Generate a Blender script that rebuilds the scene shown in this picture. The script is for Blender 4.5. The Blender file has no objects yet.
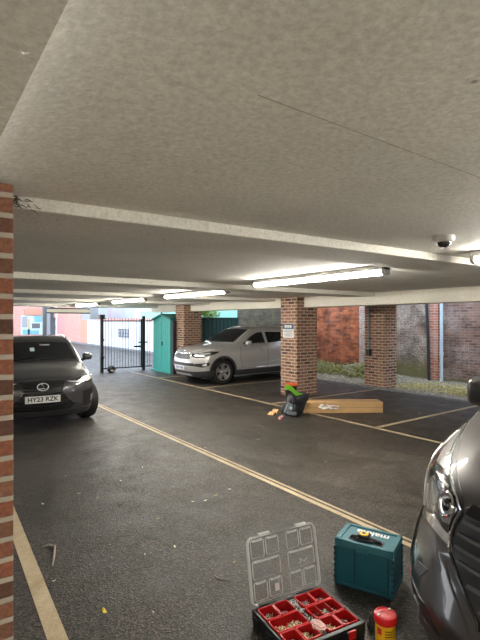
import bpy, bmesh, math, random
import numpy as np
from mathutils import Vector, Matrix
from mathutils.bvhtree import BVHTree
random.seed(7)
PI = math.pi
scene = bpy.context.scene
COL = scene.collection

# ---------------------------------------------------------------- materials
def new_mat(name):
    m = bpy.data.materials.new(name); m.use_nodes = True
    nt = m.node_tree
    return m, nt, nt.nodes, nt.links, nt.nodes['Principled BSDF']

def mat(name, col, rough=.6, metal=0., bump=0., bscale=40., var=.0, vscale=6., coat=0., emit=None, es=0., trans=0., spec=None, alpha=1., ior=None):
    m, nt, N, L, P = new_mat(name)
    P.inputs['Base Color'].default_value = (*col, 1)
    P.inputs['Roughness'].default_value = rough
    P.inputs['Metallic'].default_value = metal
    P.inputs['Coat Weight'].default_value = coat
    P.inputs['Coat Roughness'].default_value = .05
    P.inputs['Transmission Weight'].default_value = trans
    P.inputs['Alpha'].default_value = alpha
    if ior: P.inputs['IOR'].default_value = ior
    if spec is not None: P.inputs['Specular IOR Level'].default_value = spec
    if emit:
        P.inputs['Emission Color'].default_value = (*emit, 1); P.inputs['Emission Strength'].default_value = es
    tc = N.new('ShaderNodeTexCoord')
    if var > 0:
        n = N.new('ShaderNodeTexNoise'); n.inputs['Scale'].default_value = vscale; n.inputs['Detail'].default_value = 5
        L.new(tc.outputs['Object'], n.inputs['Vector'])
        r = N.new('ShaderNodeMapRange'); r.inputs[1].default_value = .3; r.inputs[2].default_value = .7
        r.inputs[3].default_value = 1 - var; r.inputs[4].default_value = 1 + var
        L.new(n.outputs['Fac'], r.inputs[0])
        mx = N.new('ShaderNodeVectorMath'); mx.operation = 'SCALE'; mx.inputs[0].default_value = col
        L.new(r.outputs[0], mx.inputs['Scale']); L.new(mx.outputs[0], P.inputs['Base Color'])
    if bump > 0:
        n = N.new('ShaderNodeTexNoise'); n.inputs['Scale'].default_value = bscale; n.inputs['Detail'].default_value = 4
        L.new(tc.outputs['Object'], n.inputs['Vector'])
        b = N.new('ShaderNodeBump'); b.inputs['Strength'].default_value = bump; b.inputs['Distance'].default_value = .01
        L.new(n.outputs['Fac'], b.inputs['Height']); L.new(b.outputs['Normal'], P.inputs['Normal'])
    return m

def ramp(N, L, src, stops, interp='LINEAR'):
    r = N.new('ShaderNodeValToRGB'); r.color_ramp.interpolation = interp
    e = r.color_ramp.elements
    while len(e) < len(stops): e.new(.5)
    for i, (p, c) in enumerate(stops):
        e[i].position = p; e[i].color = (*c, 1) if len(c) == 3 else c
    L.new(src, r.inputs[0]); return r

def noise(N, L, vec, scale, detail=4, rough=.5, dist=0.):
    n = N.new('ShaderNodeTexNoise'); n.inputs['Scale'].default_value = scale; n.inputs['Detail'].default_value = detail
    n.inputs['Roughness'].default_value = rough; n.inputs['Distortion'].default_value = dist
    L.new(vec, n.inputs['Vector']); return n

def mixc(N, L, fac, a, b, mode='MIX'):
    m = N.new('ShaderNodeMix'); m.data_type = 'RGBA'; m.blend_type = mode
    if isinstance(fac, (int, float)): m.inputs[0].default_value = fac
    else: L.new(fac, m.inputs[0])
    for k, v in ((6, a), (7, b)):
        if isinstance(v, tuple): m.inputs[k].default_value = (*v, 1)
        else: L.new(v, m.inputs[k])
    return m.outputs[2]

def brick_mat(name, c1, c2, mortar, c3=None, wash=None, wash_amt=.5, moss=None, moss_h=.6, soot=0., msize=.012, rough=.9, wscale=1.3):
    """real brick bond laid on metric UVs (brick 215x65 mm, joints 10 mm)"""
    m, nt, N, L, P = new_mat(name)
    P.inputs['Roughness'].default_value = rough
    tc = N.new('ShaderNodeTexCoord'); uv = tc.outputs['UV']; ob = tc.outputs['Object']
    dn = noise(N, L, uv, 14, 3)
    ad = N.new('ShaderNodeVectorMath'); ad.operation = 'MULTIPLY_ADD'; ad.inputs[1].default_value = (.006, .006, 0)
    L.new(dn.outputs['Color'], ad.inputs[0]); L.new(uv, ad.inputs[2])
    br = N.new('ShaderNodeTexBrick'); L.new(ad.outputs[0], br.inputs['Vector'])
    br.inputs['Scale'].default_value = 1; br.inputs['Brick Width'].default_value = .225; br.inputs['Row Height'].default_value = .075
    br.inputs['Mortar Size'].default_value = msize; br.inputs['Mortar Smooth'].default_value = .25; br.inputs['Bias'].default_value = -.1
    br.inputs['Color1'].default_value = (0, 0, 0, 1); br.inputs['Color2'].default_value = (1, 1, 1, 1)
    br.inputs['Mortar'].default_value = (.5, .5, .5, 1)
    stops = [(.0, c1), (.5, tuple((a + b) / 2 for a, b in zip(c1, c2))), (1., c2)]
    if c3: stops = [(0, c1), (.4, c2), (.75, c3), (1., tuple(v * 1.15 for v in c2))]
    rc = ramp(N, L, br.outputs['Color'], stops)
    fine = noise(N, L, uv, 60, 4, .65)
    fr = ramp(N, L, fine.outputs['Fac'], [(.3, (.66, .64, .62)), (.7, (1.18, 1.18, 1.16))])
    col = mixc(N, L, 1., rc.outputs[0], fr.outputs[0], 'MULTIPLY')
    col = mixc(N, L, br.outputs['Fac'], col, mortar)
    if wash:
        wn = noise(N, L, uv, wscale, 7, .68, .4)
        wr = ramp(N, L, wn.outputs['Fac'], [(.62 - wash_amt * .3, (0, 0, 0)), (.72 - wash_amt * .15, (1, 1, 1))])
        w2 = noise(N, L, uv, 22, 5, .7)
        w2r = ramp(N, L, w2.outputs['Fac'], [(.40, (0, 0, 0)), (.6, (.85, .85, .85))])
        wf = N.new('ShaderNodeMath'); wf.operation = 'MULTIPLY'; L.new(wr.outputs[0], wf.inputs[0]); L.new(w2r.outputs[0], wf.inputs[1])
        col = mixc(N, L, wf.outputs[0], col, wash)
    if soot > 0:
        sn = noise(N, L, uv, 2.3, 5, .6)
        sr = ramp(N, L, sn.outputs['Fac'], [(.35, (1 - soot,) * 3), (.65, (1.1, 1.1, 1.1))])
        col = mixc(N, L, 1., col, sr.outputs[0], 'MULTIPLY')
    if moss:
        sp = N.new('ShaderNodeSeparateXYZ'); L.new(uv, sp.inputs[0])
        mn = noise(N, L, uv, 3.5, 6, .7)
        h = N.new('ShaderNodeMath'); h.operation = 'MULTIPLY_ADD'; L.new(mn.outputs['Fac'], h.inputs[0]); h.inputs[1].default_value = -1.6 * moss_h; L.new(sp.outputs[1], h.inputs[2])
        mr = N.new('ShaderNodeMapRange'); mr.inputs[1].default_value = -.1 * moss_h; mr.inputs[2].default_value = .35 * moss_h; mr.inputs[3].default_value = .85; mr.inputs[4].default_value = 0
        L.new(h.outputs[0], mr.inputs[0])
        col = mixc(N, L, mr.outputs[0], col, moss)
    L.new(col, P.inputs['Base Color'])
    bm_ = N.new('ShaderNodeMath'); bm_.operation = 'MULTIPLY_ADD'; L.new(br.outputs['Fac'], bm_.inputs[0]); bm_.inputs[1].default_value = -1.
    fs = N.new('ShaderNodeMath'); fs.operation = 'MULTIPLY'; L.new(fine.outputs['Fac'], fs.inputs[0]); fs.inputs[1].default_value = .5
    L.new(fs.outputs[0], bm_.inputs[2])
    b = N.new('ShaderNodeBump'); b.inputs['Strength'].default_value = .8; b.inputs['Distance'].default_value = .008
    L.new(bm_.outputs[0], b.inputs['Height']); L.new(b.outputs['Normal'], P.inputs['Normal'])
    return m

def asphalt_mat():
    m, nt, N, L, P = new_mat('asphalt')
    tc = N.new('ShaderNodeTexCoord'); ob = tc.outputs['Object']
    big = noise(N, L, ob, .45, 6, .6, .3)
    c = ramp(N, L, big.outputs['Fac'], [(.3, (.032, .028, .023)), (.5, (.046, .040, .033)), (.72, (.066, .058, .048))]).outputs[0]
    mid = noise(N, L, ob, 3., 6, .6)
    c = mixc(N, L, 1., c, ramp(N, L, mid.outputs['Fac'], [(.32, (.74, .74, .74)), (.7, (1.18, 1.18, 1.18))]).outputs[0], 'MULTIPLY')
    v = N.new('ShaderNodeTexVoronoi'); v.inputs['Scale'].default_value = 85; L.new(ob, v.inputs['Vector'])
    c = mixc(N, L, 1., c, ramp(N, L, v.outputs['Color'], [(.1, (.22, .22, .22)), (.55, (.9, .9, .9)), (.95, (2.6, 2.5, 2.3))]).outputs[0], 'MULTIPLY')
    v2 = N.new('ShaderNodeTexVoronoi'); v2.inputs['Scale'].default_value = 16; L.new(ob, v2.inputs['Vector'])
    sp = ramp(N, L, v2.outputs['Distance'], [(.0, (1, 1, 1)), (.055, (1, 1, 1)), (.09, (0, 0, 0))])
    sel = ramp(N, L, v2.outputs['Color'], [(.55, (0, 0, 0)), (.60, (1, 1, 1))])
    sm = N.new('ShaderNodeMath'); sm.operation = 'MULTIPLY'; L.new(sp.outputs[0], sm.inputs[0]); L.new(sel.outputs[0], sm.inputs[1])
    s3 = N.new('ShaderNodeMath'); s3.operation = 'MULTIPLY'; L.new(sm.outputs[0], s3.inputs[0]); s3.inputs[1].default_value = .8
    c = mixc(N, L, s3.outputs[0], c, (.32, .28, .22))
    L.new(c, P.inputs['Base Color'])
    rr = ramp(N, L, mid.outputs['Fac'], [(.3, (.40, .40, .40)), (.7, (.66, .66, .66))]); L.new(rr.outputs[0], P.inputs['Roughness'])
    P.inputs['Specular IOR Level'].default_value = .38
    b = N.new('ShaderNodeBump'); b.inputs['Strength'].default_value = .45; b.inputs['Distance'].default_value = .006
    L.new(v.outputs['Distance'], b.inputs['Height']); L.new(b.outputs['Normal'], P.inputs['Normal'])
    return m

def ceiling_mat(name, base, k=1.):
    m, nt, N, L, P = new_mat(name)
    tc = N.new('ShaderNodeTexCoord'); ob = tc.outputs['Object']
    P.inputs['Roughness'].default_value = .75
    big = noise(N, L, ob, .8, 6, .62)
    c = ramp(N, L, big.outputs['Fac'], [(.3, tuple(v * .86 for v in base)), (.7, tuple(v * 1.08 for v in base))]).outputs[0]
    f = noise(N, L, ob, 48, 6, .75)
    c = mixc(N, L, 1., c, ramp(N, L, f.outputs['Fac'], [(.32, (.76, .75, .73)), (.68, (1.13, 1.13, 1.13))]).outputs[0], 'MULTIPLY')
    v = N.new('ShaderNodeTexVoronoi'); v.inputs['Scale'].default_value = 5.5; L.new(ob, v.inputs['Vector'])
    blot = noise(N, L, ob, 22, 4, .65)
    v3 = N.new('ShaderNodeTexVoronoi'); v3.inputs['Scale'].default_value = 24; L.new(ob, v3.inputs['Vector'])
    s5 = ramp(N, L, v3.outputs['Distance'], [(.0, (.55, .55, .55)), (.20, (.5, .5, .5)), (.34, (0, 0, 0))])
    s6 = ramp(N, L, v3.outputs['Color'], [(.66, (0, 0, 0)), (.72, (1, 1, 1))])
    sp0 = N.new('ShaderNodeMath'); sp0.operation = 'MULTIPLY'; L.new(s5.outputs[0], sp0.inputs[0]); L.new(s6.outputs[0], sp0.inputs[1])
    sp = sp0
    reg = noise(N, L, ob, .9, 2)
    rg = ramp(N, L, reg.outputs['Fac'], [(.42, (0, 0, 0)), (.6, (1, 1, 1))])
    sm = N.new('ShaderNodeMath'); sm.operation = 'MULTIPLY'; L.new(sp.outputs[0], sm.inputs[0]); L.new(rg.outputs[0], sm.inputs[1])
    c = mixc(N, L, sm.outputs[0], c, (1.0, .97, .90))
    # small bright drips and dark pinholes
    d = ramp(N, L, v.outputs['Distance'], [(.0, (1, 1, 1)), (.03, (1, 1, 1)), (.06, (0, 0, 0))])
    s1 = ramp(N, L, v.outputs['Color'], [(.80, (0, 0, 0)), (.82, (1, 1, 1))])
    s2 = ramp(N, L, v.outputs['Color'], [(.28, (1, 1, 1)), (.30, (0, 0, 0))])
    for s, cc in ((s1, (1., 1., .97)), (s2, (.16, .14, .11))):
        q = N.new('ShaderNodeMath'); q.operation = 'MULTIPLY'; L.new(d.outputs[0], q.inputs[0]); L.new(s.outputs[0], q.inputs[1])
        c = mixc(N, L, q.outputs[0], c, cc)
    L.new(c, P.inputs['Base Color'])
    b = N.new('ShaderNodeBump'); b.inputs['Strength'].default_value = .35; b.inputs['Distance'].default_value = .006
    L.new(f.outputs['Fac'], b.inputs['Height']); L.new(b.outputs['Normal'], P.inputs['Normal'])
    return m

def line_mat():
    m, nt, N, L, P = new_mat('worn_line_paint')
    tc = N.new('ShaderNodeTexCoord'); ob = tc.outputs['Object']
    P.inputs['Roughness'].default_value = .7
    n1 = noise(N, L, ob, 4, 6, .7); n2 = noise(N, L, ob, 90, 4, .7)
    a = mixc(N, L, 1., ramp(N, L, n1.outputs['Fac'], [(.3, (.38, .29, .17)), (.7, (.56, .47, .32))]).outputs[0],
             ramp(N, L, n2.outputs['Fac'], [(.3, (.72, .70, .68)), (.6, (1.05, 1.05, 1.05))]).outputs[0], 'MULTIPLY')
    sc = noise(N, L, ob, 45, 6, .75)
    a = mixc(N, L, ramp(N, L, sc.outputs['Fac'], [(.62, (0, 0, 0)), (.68, (.8, .8, .8))]).outputs[0], a, (.12, .10, .085))
    L.new(a, P.inputs['Base Color'])
    return m

def leafy_mat(name, a, b):
    m, nt, N, L, P = new_mat(name)
    tc = N.new('ShaderNodeTexCoord')
    n = noise(N, L, tc.outputs['Object'], 9, 3)
    L.new(ramp(N, L, n.outputs['Fac'], [(.35, a), (.65, b)]).outputs[0], P.inputs['Base Color'])
    P.inputs['Roughness'].default_value = .6
    return m

M = {}
M['asphalt'] = asphalt_mat()
M['ceil'] = ceiling_mat('painted_slab', (.89, .87, .80))
M['beam'] = ceiling_mat('painted_beam', (.90, .88, .80))
M['edge_beam'] = ceiling_mat('edge_beam_paint', (.80, .76, .66))
M['line'] = line_mat()
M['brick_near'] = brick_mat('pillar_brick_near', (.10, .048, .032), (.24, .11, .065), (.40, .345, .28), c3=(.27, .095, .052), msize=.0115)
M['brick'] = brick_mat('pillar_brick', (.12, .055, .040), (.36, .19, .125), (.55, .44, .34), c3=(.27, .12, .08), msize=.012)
M['brick_old'] = brick_mat('old_garden_brick', (.16, .085, .06), (.34, .20, .14), (.30, .25, .20), c3=(.25, .16, .12), wash=(.60, .55, .49), wash_amt=.85, moss=(.17, .16, .06), moss_h=.60, soot=.6, wscale=1.6)
M['brick_old2'] = brick_mat('old_brown_brick', (.17, .085, .065), (.36, .19, .14), (.27, .23, .20), c3=(.28, .15, .12), wash=(.50, .46, .44), wash_amt=.45, moss=(.13, .14, .06), moss_h=.18, soot=.45, wscale=.8)
M['brick_orange'] = brick_mat('orange_brick', (.34, .085, .035), (.68, .20, .07), (.30, .16, .10), c3=(.52, .13, .045), wash=(.42, .26, .22), wash_amt=.3, moss=(.12, .10, .05), moss_h=.35, soot=.7, msize=.008)
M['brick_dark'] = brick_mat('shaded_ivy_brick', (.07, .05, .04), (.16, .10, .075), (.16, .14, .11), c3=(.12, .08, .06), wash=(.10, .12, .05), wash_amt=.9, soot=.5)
M['brick_red'] = brick_mat('red_brick', (.40, .12, .08), (.62, .26, .18), (.55, .48, .42), c3=(.5, .17, .11), wash=(.6, .56, .52), wash_amt=.35, msize=.010)
M['brick_white'] = brick_mat('whitewashed_brick', (.22, .11, .08), (.42, .24, .18), (.36, .30, .26), c3=(.36, .16, .10), wash=(.62, .58, .54), wash_amt=1., wscale=5.)
M['brick_pink'] = brick_mat('pink_brick', (.62, .22, .18), (.75, .36, .30), (.75, .6, .55), c3=(.7, .28, .22))
M['render_wall'] = mat('pale_render', (.72, .76, .80), .85, var=.08, vscale=1.)
M['white_wall'] = mat('white_painted_wall', (.8, .78, .72), .8, var=.06)
M['steel_grey'] = mat('galvanised_steel', (.35, .36, .37), .45, .6)
M['diffuser'] = mat('lit_diffuser', (.9, .9, .9), .4, emit=(1., .95, .86), es=33.)
M['lamp_body'] = mat('lamp_housing', (.33, .32, .30), .5)
M['white_plastic'] = mat('white_plastic', (.70, .69, .65), .4)
M['dark_glass'] = mat('smoked_dome', (.02, .02, .02), .08, coat=1.)
M['black_paint'] = mat('black_gate_paint', (.012, .013, .016), .4, var=.1)
M['shed_green'] = mat('green_shed_steel', (.03, .36, .32), .45, var=.06, vscale=2.)
M['shed_green_dark'] = mat('green_shed_edge', (.0, .17, .14), .5)
M['shed_black'] = mat('shed_side', (.02, .025, .03), .6)
M['dark_green'] = mat('dark_green_hoarding', (.012, .05, .045), .6, var=.1)
M['teal'] = mat('pale_teal_cladding', (.30, .62, .58), .6, var=.05)
M['leaf'] = leafy_mat('shrub_leaves', (.10, .22, .03), (.30, .42, .07))
M['weed'] = leafy_mat('weed_leaves', (.17, .17, .04), (.42, .40, .15))
M['weed_dark'] = leafy_mat('weed_leaves_dark', (.10, .09, .03), (.22, .20, .06))
M['bark'] = mat('bark', (.12, .08, .05), .9)
M['gravel'] = mat('gravel', (.24, .21, .15), .9, bump=1., bscale=60, var=.35, vscale=30)
M['stone'] = mat('pale_stones', (.46, .42, .32), .85, var=.3, vscale=12)
M['kerb'] = mat('kerb_concrete', (.20, .20, .21), .85, bump=.4, bscale=70, var=.2, vscale=6)
M['pipe_black'] = mat('black_pipe', (.02, .022, .03), .4)
M['pipe_pale'] = mat('pale_blue_pipe', (.50, .62, .68), .5, var=.06)
M['pipe_grey'] = mat('grey_conduit', (.22, .23, .24), .5)
M['cardboard'] = mat('cardboard', (.50, .31, .14), .85, var=.12, vscale=3.)
M['tape'] = mat('packing_tape', (.55, .40, .22), .25, coat=.5)
M['paper'] = mat('white_paper', (.75, .73, .70), .7)
M['bag_black'] = mat('black_nylon', (.015, .016, .019), .55, bump=.6, bscale=18)
M['bag_grey'] = mat('grey_nylon', (.16, .18, .21), .5, bump=.5, bscale=25)
M['hivis'] = mat('hi_vis_green', (.25, .75, .05), .6)
M['orange_lid'] = mat('orange_plastic', (.75, .12, .03), .45)
M['black_plastic'] = mat('black_plastic', (.013, .013, .014), .42)
M['black_gloss'] = mat('gloss_black', (.008, .008, .009), .12, coat=1.)
M['grey_plastic'] = mat('grey_plastic', (.07, .07, .075), .5)
M['box_teal'] = mat('petrol_blue_plastic', (.004, .085, .12), .5, bump=.2, bscale=150, var=.08, vscale=8)  # darker than the lid: the shade of the unlit front is in the colour
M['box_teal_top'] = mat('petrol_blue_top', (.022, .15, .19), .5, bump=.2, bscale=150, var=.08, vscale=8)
M['box_teal_dark'] = mat('petrol_blue_dark', (.003, .022, .03), .55)
M['red_plastic'] = mat('red_plastic', (.50, .010, .012), .38)
M['red_bright'] = mat('bright_red_plastic', (.75, .012, .015), .3)
M['yellow'] = mat('yellow_plastic', (.80, .46, .01), .4)
M['yellow_tape'] = mat('yellow_tape_case', (.85, .60, .01), .35)
M['label_red'] = mat('red_label', (.6, .02, .02), .5)
M['screw'] = mat('zinc_screws', (.75, .72, .68), .35, .6)
M['plug'] = mat('beige_plugs', (.80, .62, .40), .6, var=.3, vscale=40)
M['plug_w'] = mat('pale_plugs', (.9, .86, .78), .6)
M['plug_p'] = mat('pink_bag', (.72, .40, .38), .3)
m, nt, N, L, P = new_mat('clear_polycarbonate')
P.inputs['Base Color'].default_value = (.93, .94, .95, 1); P.inputs['Roughness'].default_value = .06
P.inputs['Transmission Weight'].default_value = 1.; P.inputs['IOR'].default_value = 1.25
M['clear'] = m
M['clear_rib'] = mat('clear_lid_ribs', (.85, .85, .84), .15, alpha=.72, coat=1.)
M['car_dark'] = mat('dark_grey_car_paint', (.055, .055, .060), .32, .3, coat=.8)
M['car_grey'] = mat('warm_grey_car_paint', (.052, .047, .046), .36, .55, coat=1.)
M['car_silver'] = mat('silver_car_paint', (.50, .495, .48), .34, .4, coat=1.)
M['cladding'] = mat('car_cladding', (.03, .03, .032), .6)
M['tyre'] = mat('tyre_rubber', (.012, .012, .012), .75, bump=.3, bscale=60)
M['alloy'] = mat('alloy_wheel', (.52, .51, .50), .3, .85)
M['alloy_dark'] = mat('dark_alloy_wheel', (.05, .05, .055), .3, .8, coat=.5)
M['chrome'] = mat('chrome', (.80, .80, .80), .12, 1.)
M['chrome_dark'] = mat('smoked_chrome', (.16, .16, .17), .2, .8)
M['glass'] = mat('car_glass', (.010, .012, .014), .03, spec=.5)
M['lens'] = mat('lamp_lens', (.50, .51, .52), .10, .6, coat=1.)
M['lens_dark'] = mat('lamp_bezel', (.045, .045, .048), .15, .4, coat=1.)
M['lens_bright'] = mat('lamp_reflector', (.80, .80, .80), .18, .6, coat=1.)
M['drl'] = mat('daytime_light_strip', (.85, .86, .88), .2, coat=1.)
M['plate_white'] = mat('number_plate_white', (.82, .82, .80), .4)
M['plate_text'] = mat('number_plate_black', (.01, .01, .01), .5)
M['sign_blue'] = mat('sign_blue', (.04, .10, .22), .4)
M['sign_white'] = mat('sign_white', (.70, .70, .68), .4)
M['sign_grey'] = mat('sign_print', (.30, .30, .31), .5)
M['seat'] = mat('car_seat', (.05, .05, .05), .8)
M['leaf_tan'] = mat('dry_leaf', (.40, .28, .15), .8, var=.2, vscale=60)
M['leaf_yellow'] = mat('yellow_leaf', (.75, .55, .03), .7)
M['leaf_pale'] = mat('pale_leaf', (.66, .60, .50), .8, var=.2, vscale=60)
M['joint'] = mat('joint_filler', (.42, .39, .33), .85)
M['litter'] = leafy_mat('leaf_litter', (.42, .36, .14), (.62, .56, .26))
M['twig_dark'] = mat('dusty_web', (.07, .06, .05), .9)
M['bounce_concrete'] = mat('bounce_concrete', (.40, .38, .34), .8, var=.1, vscale=1.5)
M['twig'] = mat('twig', (.28, .24, .20), .85)
M['cream_bar'] = mat('cream_barrier', (.60, .50, .33), .5)
M['shop_dark'] = mat('dark_grey_shopfront', (.16, .17, .19), .6)
M['shop_mid'] = mat('mid_grey_cladding', (.38, .40, .43), .6)
M['cyan'] = mat('cyan_panel', (.22, .52, .64), .5)
M['pale_cyan'] = mat('pale_cyan_panel', (.62, .80, .82), .5)
M['mag'] = mat('pink_panel', (.68, .34, .34), .6)
M['off_white'] = mat('off_white_panel', (.80, .80, .80), .6)
M['rust'] = mat('orange_door', (.70, .33, .24), .6)

# ---------------------------------------------------------------- mesh building
class MB:
    def __init__(s): s.bm = bmesh.new(); s.uv = s.bm.loops.layers.uv.new('UVMap')
    def face(s, vs, mi=0):
        try: f = s.bm.faces.new(vs)
        except ValueError: return None
        f.material_index = mi; return f
    def box(s, x0, x1, y0, y1, z0, z1, mi=0, rz=0, about=None, mtx=None):
        c = [Vector((x, y, z)) for z in (z0, z1) for y in (y0, y1) for x in (x0, x1)]
        if rz:
            a = Vector(about) if about else Vector(((x0 + x1) / 2, (y0 + y1) / 2, 0))
            R = Matrix.Rotation(rz, 3, 'Z'); c = [R @ (p - a) + a for p in c]
        if mtx: c = [mtx @ p for p in c]
        v = [s.bm.verts.new(p) for p in c]
        for q in ((0, 2, 3, 1), (4, 5, 7, 6), (0, 1, 5, 4), (2, 6, 7, 3), (0, 4, 6, 2), (1, 3, 7, 5)): s.face([v[i] for i in q], mi)
        return v
    def prism(s, pts, axis, a, b, mi=0, mtx=None):
        """pts 2D outline, extruded along axis from a to b. axis 'x': pts=(y,z); 'y': (x,z); 'z': (x,y)"""
        def P(p, t):
            q = {'x': (t, p[0], p[1]), 'y': (p[0], t, p[1]), 'z': (p[0], p[1], t)}[axis]
            return mtx @ Vector(q) if mtx else Vector(q)
        A = [s.bm.verts.new(P(p, a)) for p in pts]; B = [s.bm.verts.new(P(p, b)) for p in pts]
        n = len(pts)
        s.face(A, mi); s.face(B[::-1], mi)
        for i in range(n): s.face([A[i], B[i], B[(i + 1) % n], A[(i + 1) % n]], mi)
    def tube(s, pts, r, n=8, mi=0, cap=True):
        pts = [Vector(p) for p in pts]; rings = []
        rr = r if isinstance(r, (list, tuple)) else [r] * len(pts)
        up = None
        for i, p in enumerate(pts):
            t = (pts[min(i + 1, len(pts) - 1)] - pts[max(i - 1, 0)])
            if t.length < 1e-9: t = Vector((0, 0, 1))
            t.normalize()
            if up is None: up = Vector((0, 0, 1)) if abs(t.z) < .9 else Vector((1, 0, 0))
            u = t.cross(up)
            if u.length < 1e-6: u = t.orthogonal()
            u.normalize(); w = t.cross(u).normalized(); up = -w if False else up
            rings.append([s.bm.verts.new(p + (u * math.cos(2 * PI * k / n) + w * math.sin(2 * PI * k / n)) * rr[i]) for k in range(n)])
        for a, b in zip(rings, rings[1:]):
            for k in range(n): s.face([a[k], a[(k + 1) % n], b[(k + 1) % n], b[k]], mi)
        if cap: s.face(rings[0][::-1], mi); s.face(rings[-1], mi)
    def lathe(s, prof, n=24, c=(0, 0, 0), axis='z', mi=0, cap=True):
        """prof: (radius, height) pairs"""
        rings = []
        for r, h in prof:
            ring = []
            for k in range(n):
                a = 2 * PI * k / n; x, y = r * math.cos(a), r * math.sin(a)
                p = {'z': (x, y, h), 'y': (x, h, y), 'x': (h, x, y)}[axis]
                ring.append(s.bm.verts.new(Vector(p) + Vector(c)))
            rings.append(ring)
        for a, b in zip(rings, rings[1:]):
            for k in range(n): s.face([a[k], a[(k + 1) % n], b[(k + 1) % n], b[k]], mi)
        if cap: s.face(rings[0][::-1], mi); s.face(rings[-1], mi)
    def ball(s, c, r, sx=1, sy=1, sz=1, sub=2, mi=0, jit=0):
        res = bmesh.ops.create_icosphere(s.bm, subdivisions=sub, radius=r)
        for v in res['verts']:
            k = 1 + random.uniform(-jit, jit)
            v.co = Vector((v.co.x * sx * k, v.co.y * sy * k, v.co.z * sz * k)) + Vector(c)
        for f in {f for v in res['verts'] for f in v.link_faces}: f.material_index = mi
    def quad(s, pts, mi=0): return s.face([s.bm.verts.new(p) for p in pts], mi)
    def build(s, name, m, parent=None, smooth=False, bevel=0, seg=2, loc=None, recalc=True, angle=35):
        bm = s.bm
        if recalc: bmesh.ops.recalc_face_normals(bm, faces=bm.faces)
        if bevel:
            es = [e for e in bm.edges if len(e.link_faces) == 2 and e.calc_face_angle(0) > math.radians(30)]
            bmesh.ops.bevel(bm, geom=es, offset=bevel, segments=seg, profile=.5, affect='EDGES', clamp_overlap=True)
        uv = s.uv
        for f in bm.faces:
            n = f.normal; a = max(range(3), key=lambda i: abs(n[i]))
            for l in f.loops:
                c = l.vert.co + (Vector(loc) if loc else Vector())
                l[uv].uv = (c.y, c.z) if a == 0 else ((c.x, c.z) if a == 1 else (c.x, c.y))
        me = bpy.data.meshes.new(name); bm.to_mesh(me); bm.free()
        for mm in (m if isinstance(m, (list, tuple)) else [m]): me.materials.append(M[mm] if isinstance(mm, str) else mm)
        if smooth:
            me.polygons.foreach_set('use_smooth', [True] * len(me.polygons))
            try: me.set_sharp_from_angle(angle=math.radians(angle))
            except Exception: pass
        o = bpy.data.objects.new(name, me); COL.objects.link(o)
        if parent: o.parent = parent
        if loc: o.location = loc
        return o

def tag(o, label, cat, group=None):
    o['label'] = label; o['category'] = cat
    if group: o['group'] = group
    return o
def thing(name, label, cat, loc=(0, 0, 0), rz=0, group=None):
    o = bpy.data.objects.new(name, None); COL.objects.link(o); o.empty_display_size = .1
    o.location = loc; o.rotation_euler = (0, 0, rz); return tag(o, label, cat, group)
def struct(o): o['kind'] = 'structure'; return o
def copy_tree(o, parent=None):
    c = o.copy(); COL.objects.link(c)
    if parent: c.parent = parent
    for ch in list(o.children): copy_tree(ch, c)
    return c
def text_mesh(txt, size, m, name, parent, mtx, extrude=.001, bold=0., spacing=1., align='CENTER'):
    cu = bpy.data.curves.new(name + '_c', 'FONT'); cu.body = txt; cu.size = size; cu.extrude = extrude; cu.offset = bold
    cu.align_x = align; cu.align_y = 'CENTER'; cu.space_character = spacing
    t = bpy.data.objects.new(name + '_t', cu); COL.objects.link(t)
    bpy.context.view_layer.update()
    me = bpy.data.meshes.new_from_object(t.evaluated_get(bpy.context.evaluated_depsgraph_get()))
    bpy.data.objects.remove(t); bpy.data.curves.remove(cu)
    me.transform(mtx); me.materials.clear(); me.materials.append(M[m])
    o = bpy.data.objects.new(name, me); COL.objects.link(o)
    if parent: o.parent = parent
    return o
# ================================================================ the setting
ZS, ZB = 2.35, 2.29          # slab soffit, beam soffit
b = MB(); b.box(-9, 60, -9, 62, -.3, 0); g = struct(b.build('floor', 'asphalt'))
b = MB(); b.box(-6, 10.7, -8, 16.2, ZS, ZS + .35); struct(b.build('ceiling', 'ceil'))
def beam(name, x0, x1, y0, y1, z, m='beam', rz=0, bev=.008):
    b = MB(); b.box(x0, x1, y0, y1, z, ZS + .01, rz=rz, about=(x0, y0, 0)); return struct(b.build(name, m, bevel=bev, seg=2))
beam('cross_beam', .30, 7.54, 2.262, 2.80, ZB, rz=math.radians(-2.2))
beam('cross_beam', -6, 7.54, 5.79, 6.35, ZB - .015)
beam('cross_beam', -6, 7.54, 8.85, 9.4, ZB - .01)
beam('cross_beam', -6, 7.54, 11.95, 12.5, ZB - .01)
beam('cross_beam', -6, 7.54, 15.6, 16.2, ZB - .03)
beam('edge_beam', 7.54, 7.95, -8, 16.2, 2.105, 'edge_beam')
beam('edge_beam', 10.3, 10.7, -8, 16.2, 2.27, 'edge_beam')
b = MB(); b.prism([(-.45, ZB), (.205, ZB)] + [(.205 + .5 * q, ZB + .061 * (1 - math.exp(-q * 4.5)) / (1 - math.exp(-4.5))) for q in np.linspace(.03, 1, 24)] + [(.705, ZS + .01), (-.45, ZS + .01)], 'y', -8, 2.24); struct(b.build('long_beam', 'ceil', smooth=True, angle=12))  # cove beside the soffit edge is shaped to catch light and fade
b = MB(); b.box(.71, 7.5, .90, .9022, ZS - .0012, ZS + .01); struct(b.build('slab_joint', 'joint'))
b = MB(); b.box(-6, .2, -8, 1.2, -.02, .004); b.box(.2, 7.2, -8, -.6, -.02, .004); struct(b.build('bounce_floor', 'bounce_concrete'))  # unseen pale floor, added to bounce light up on to the slab
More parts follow.
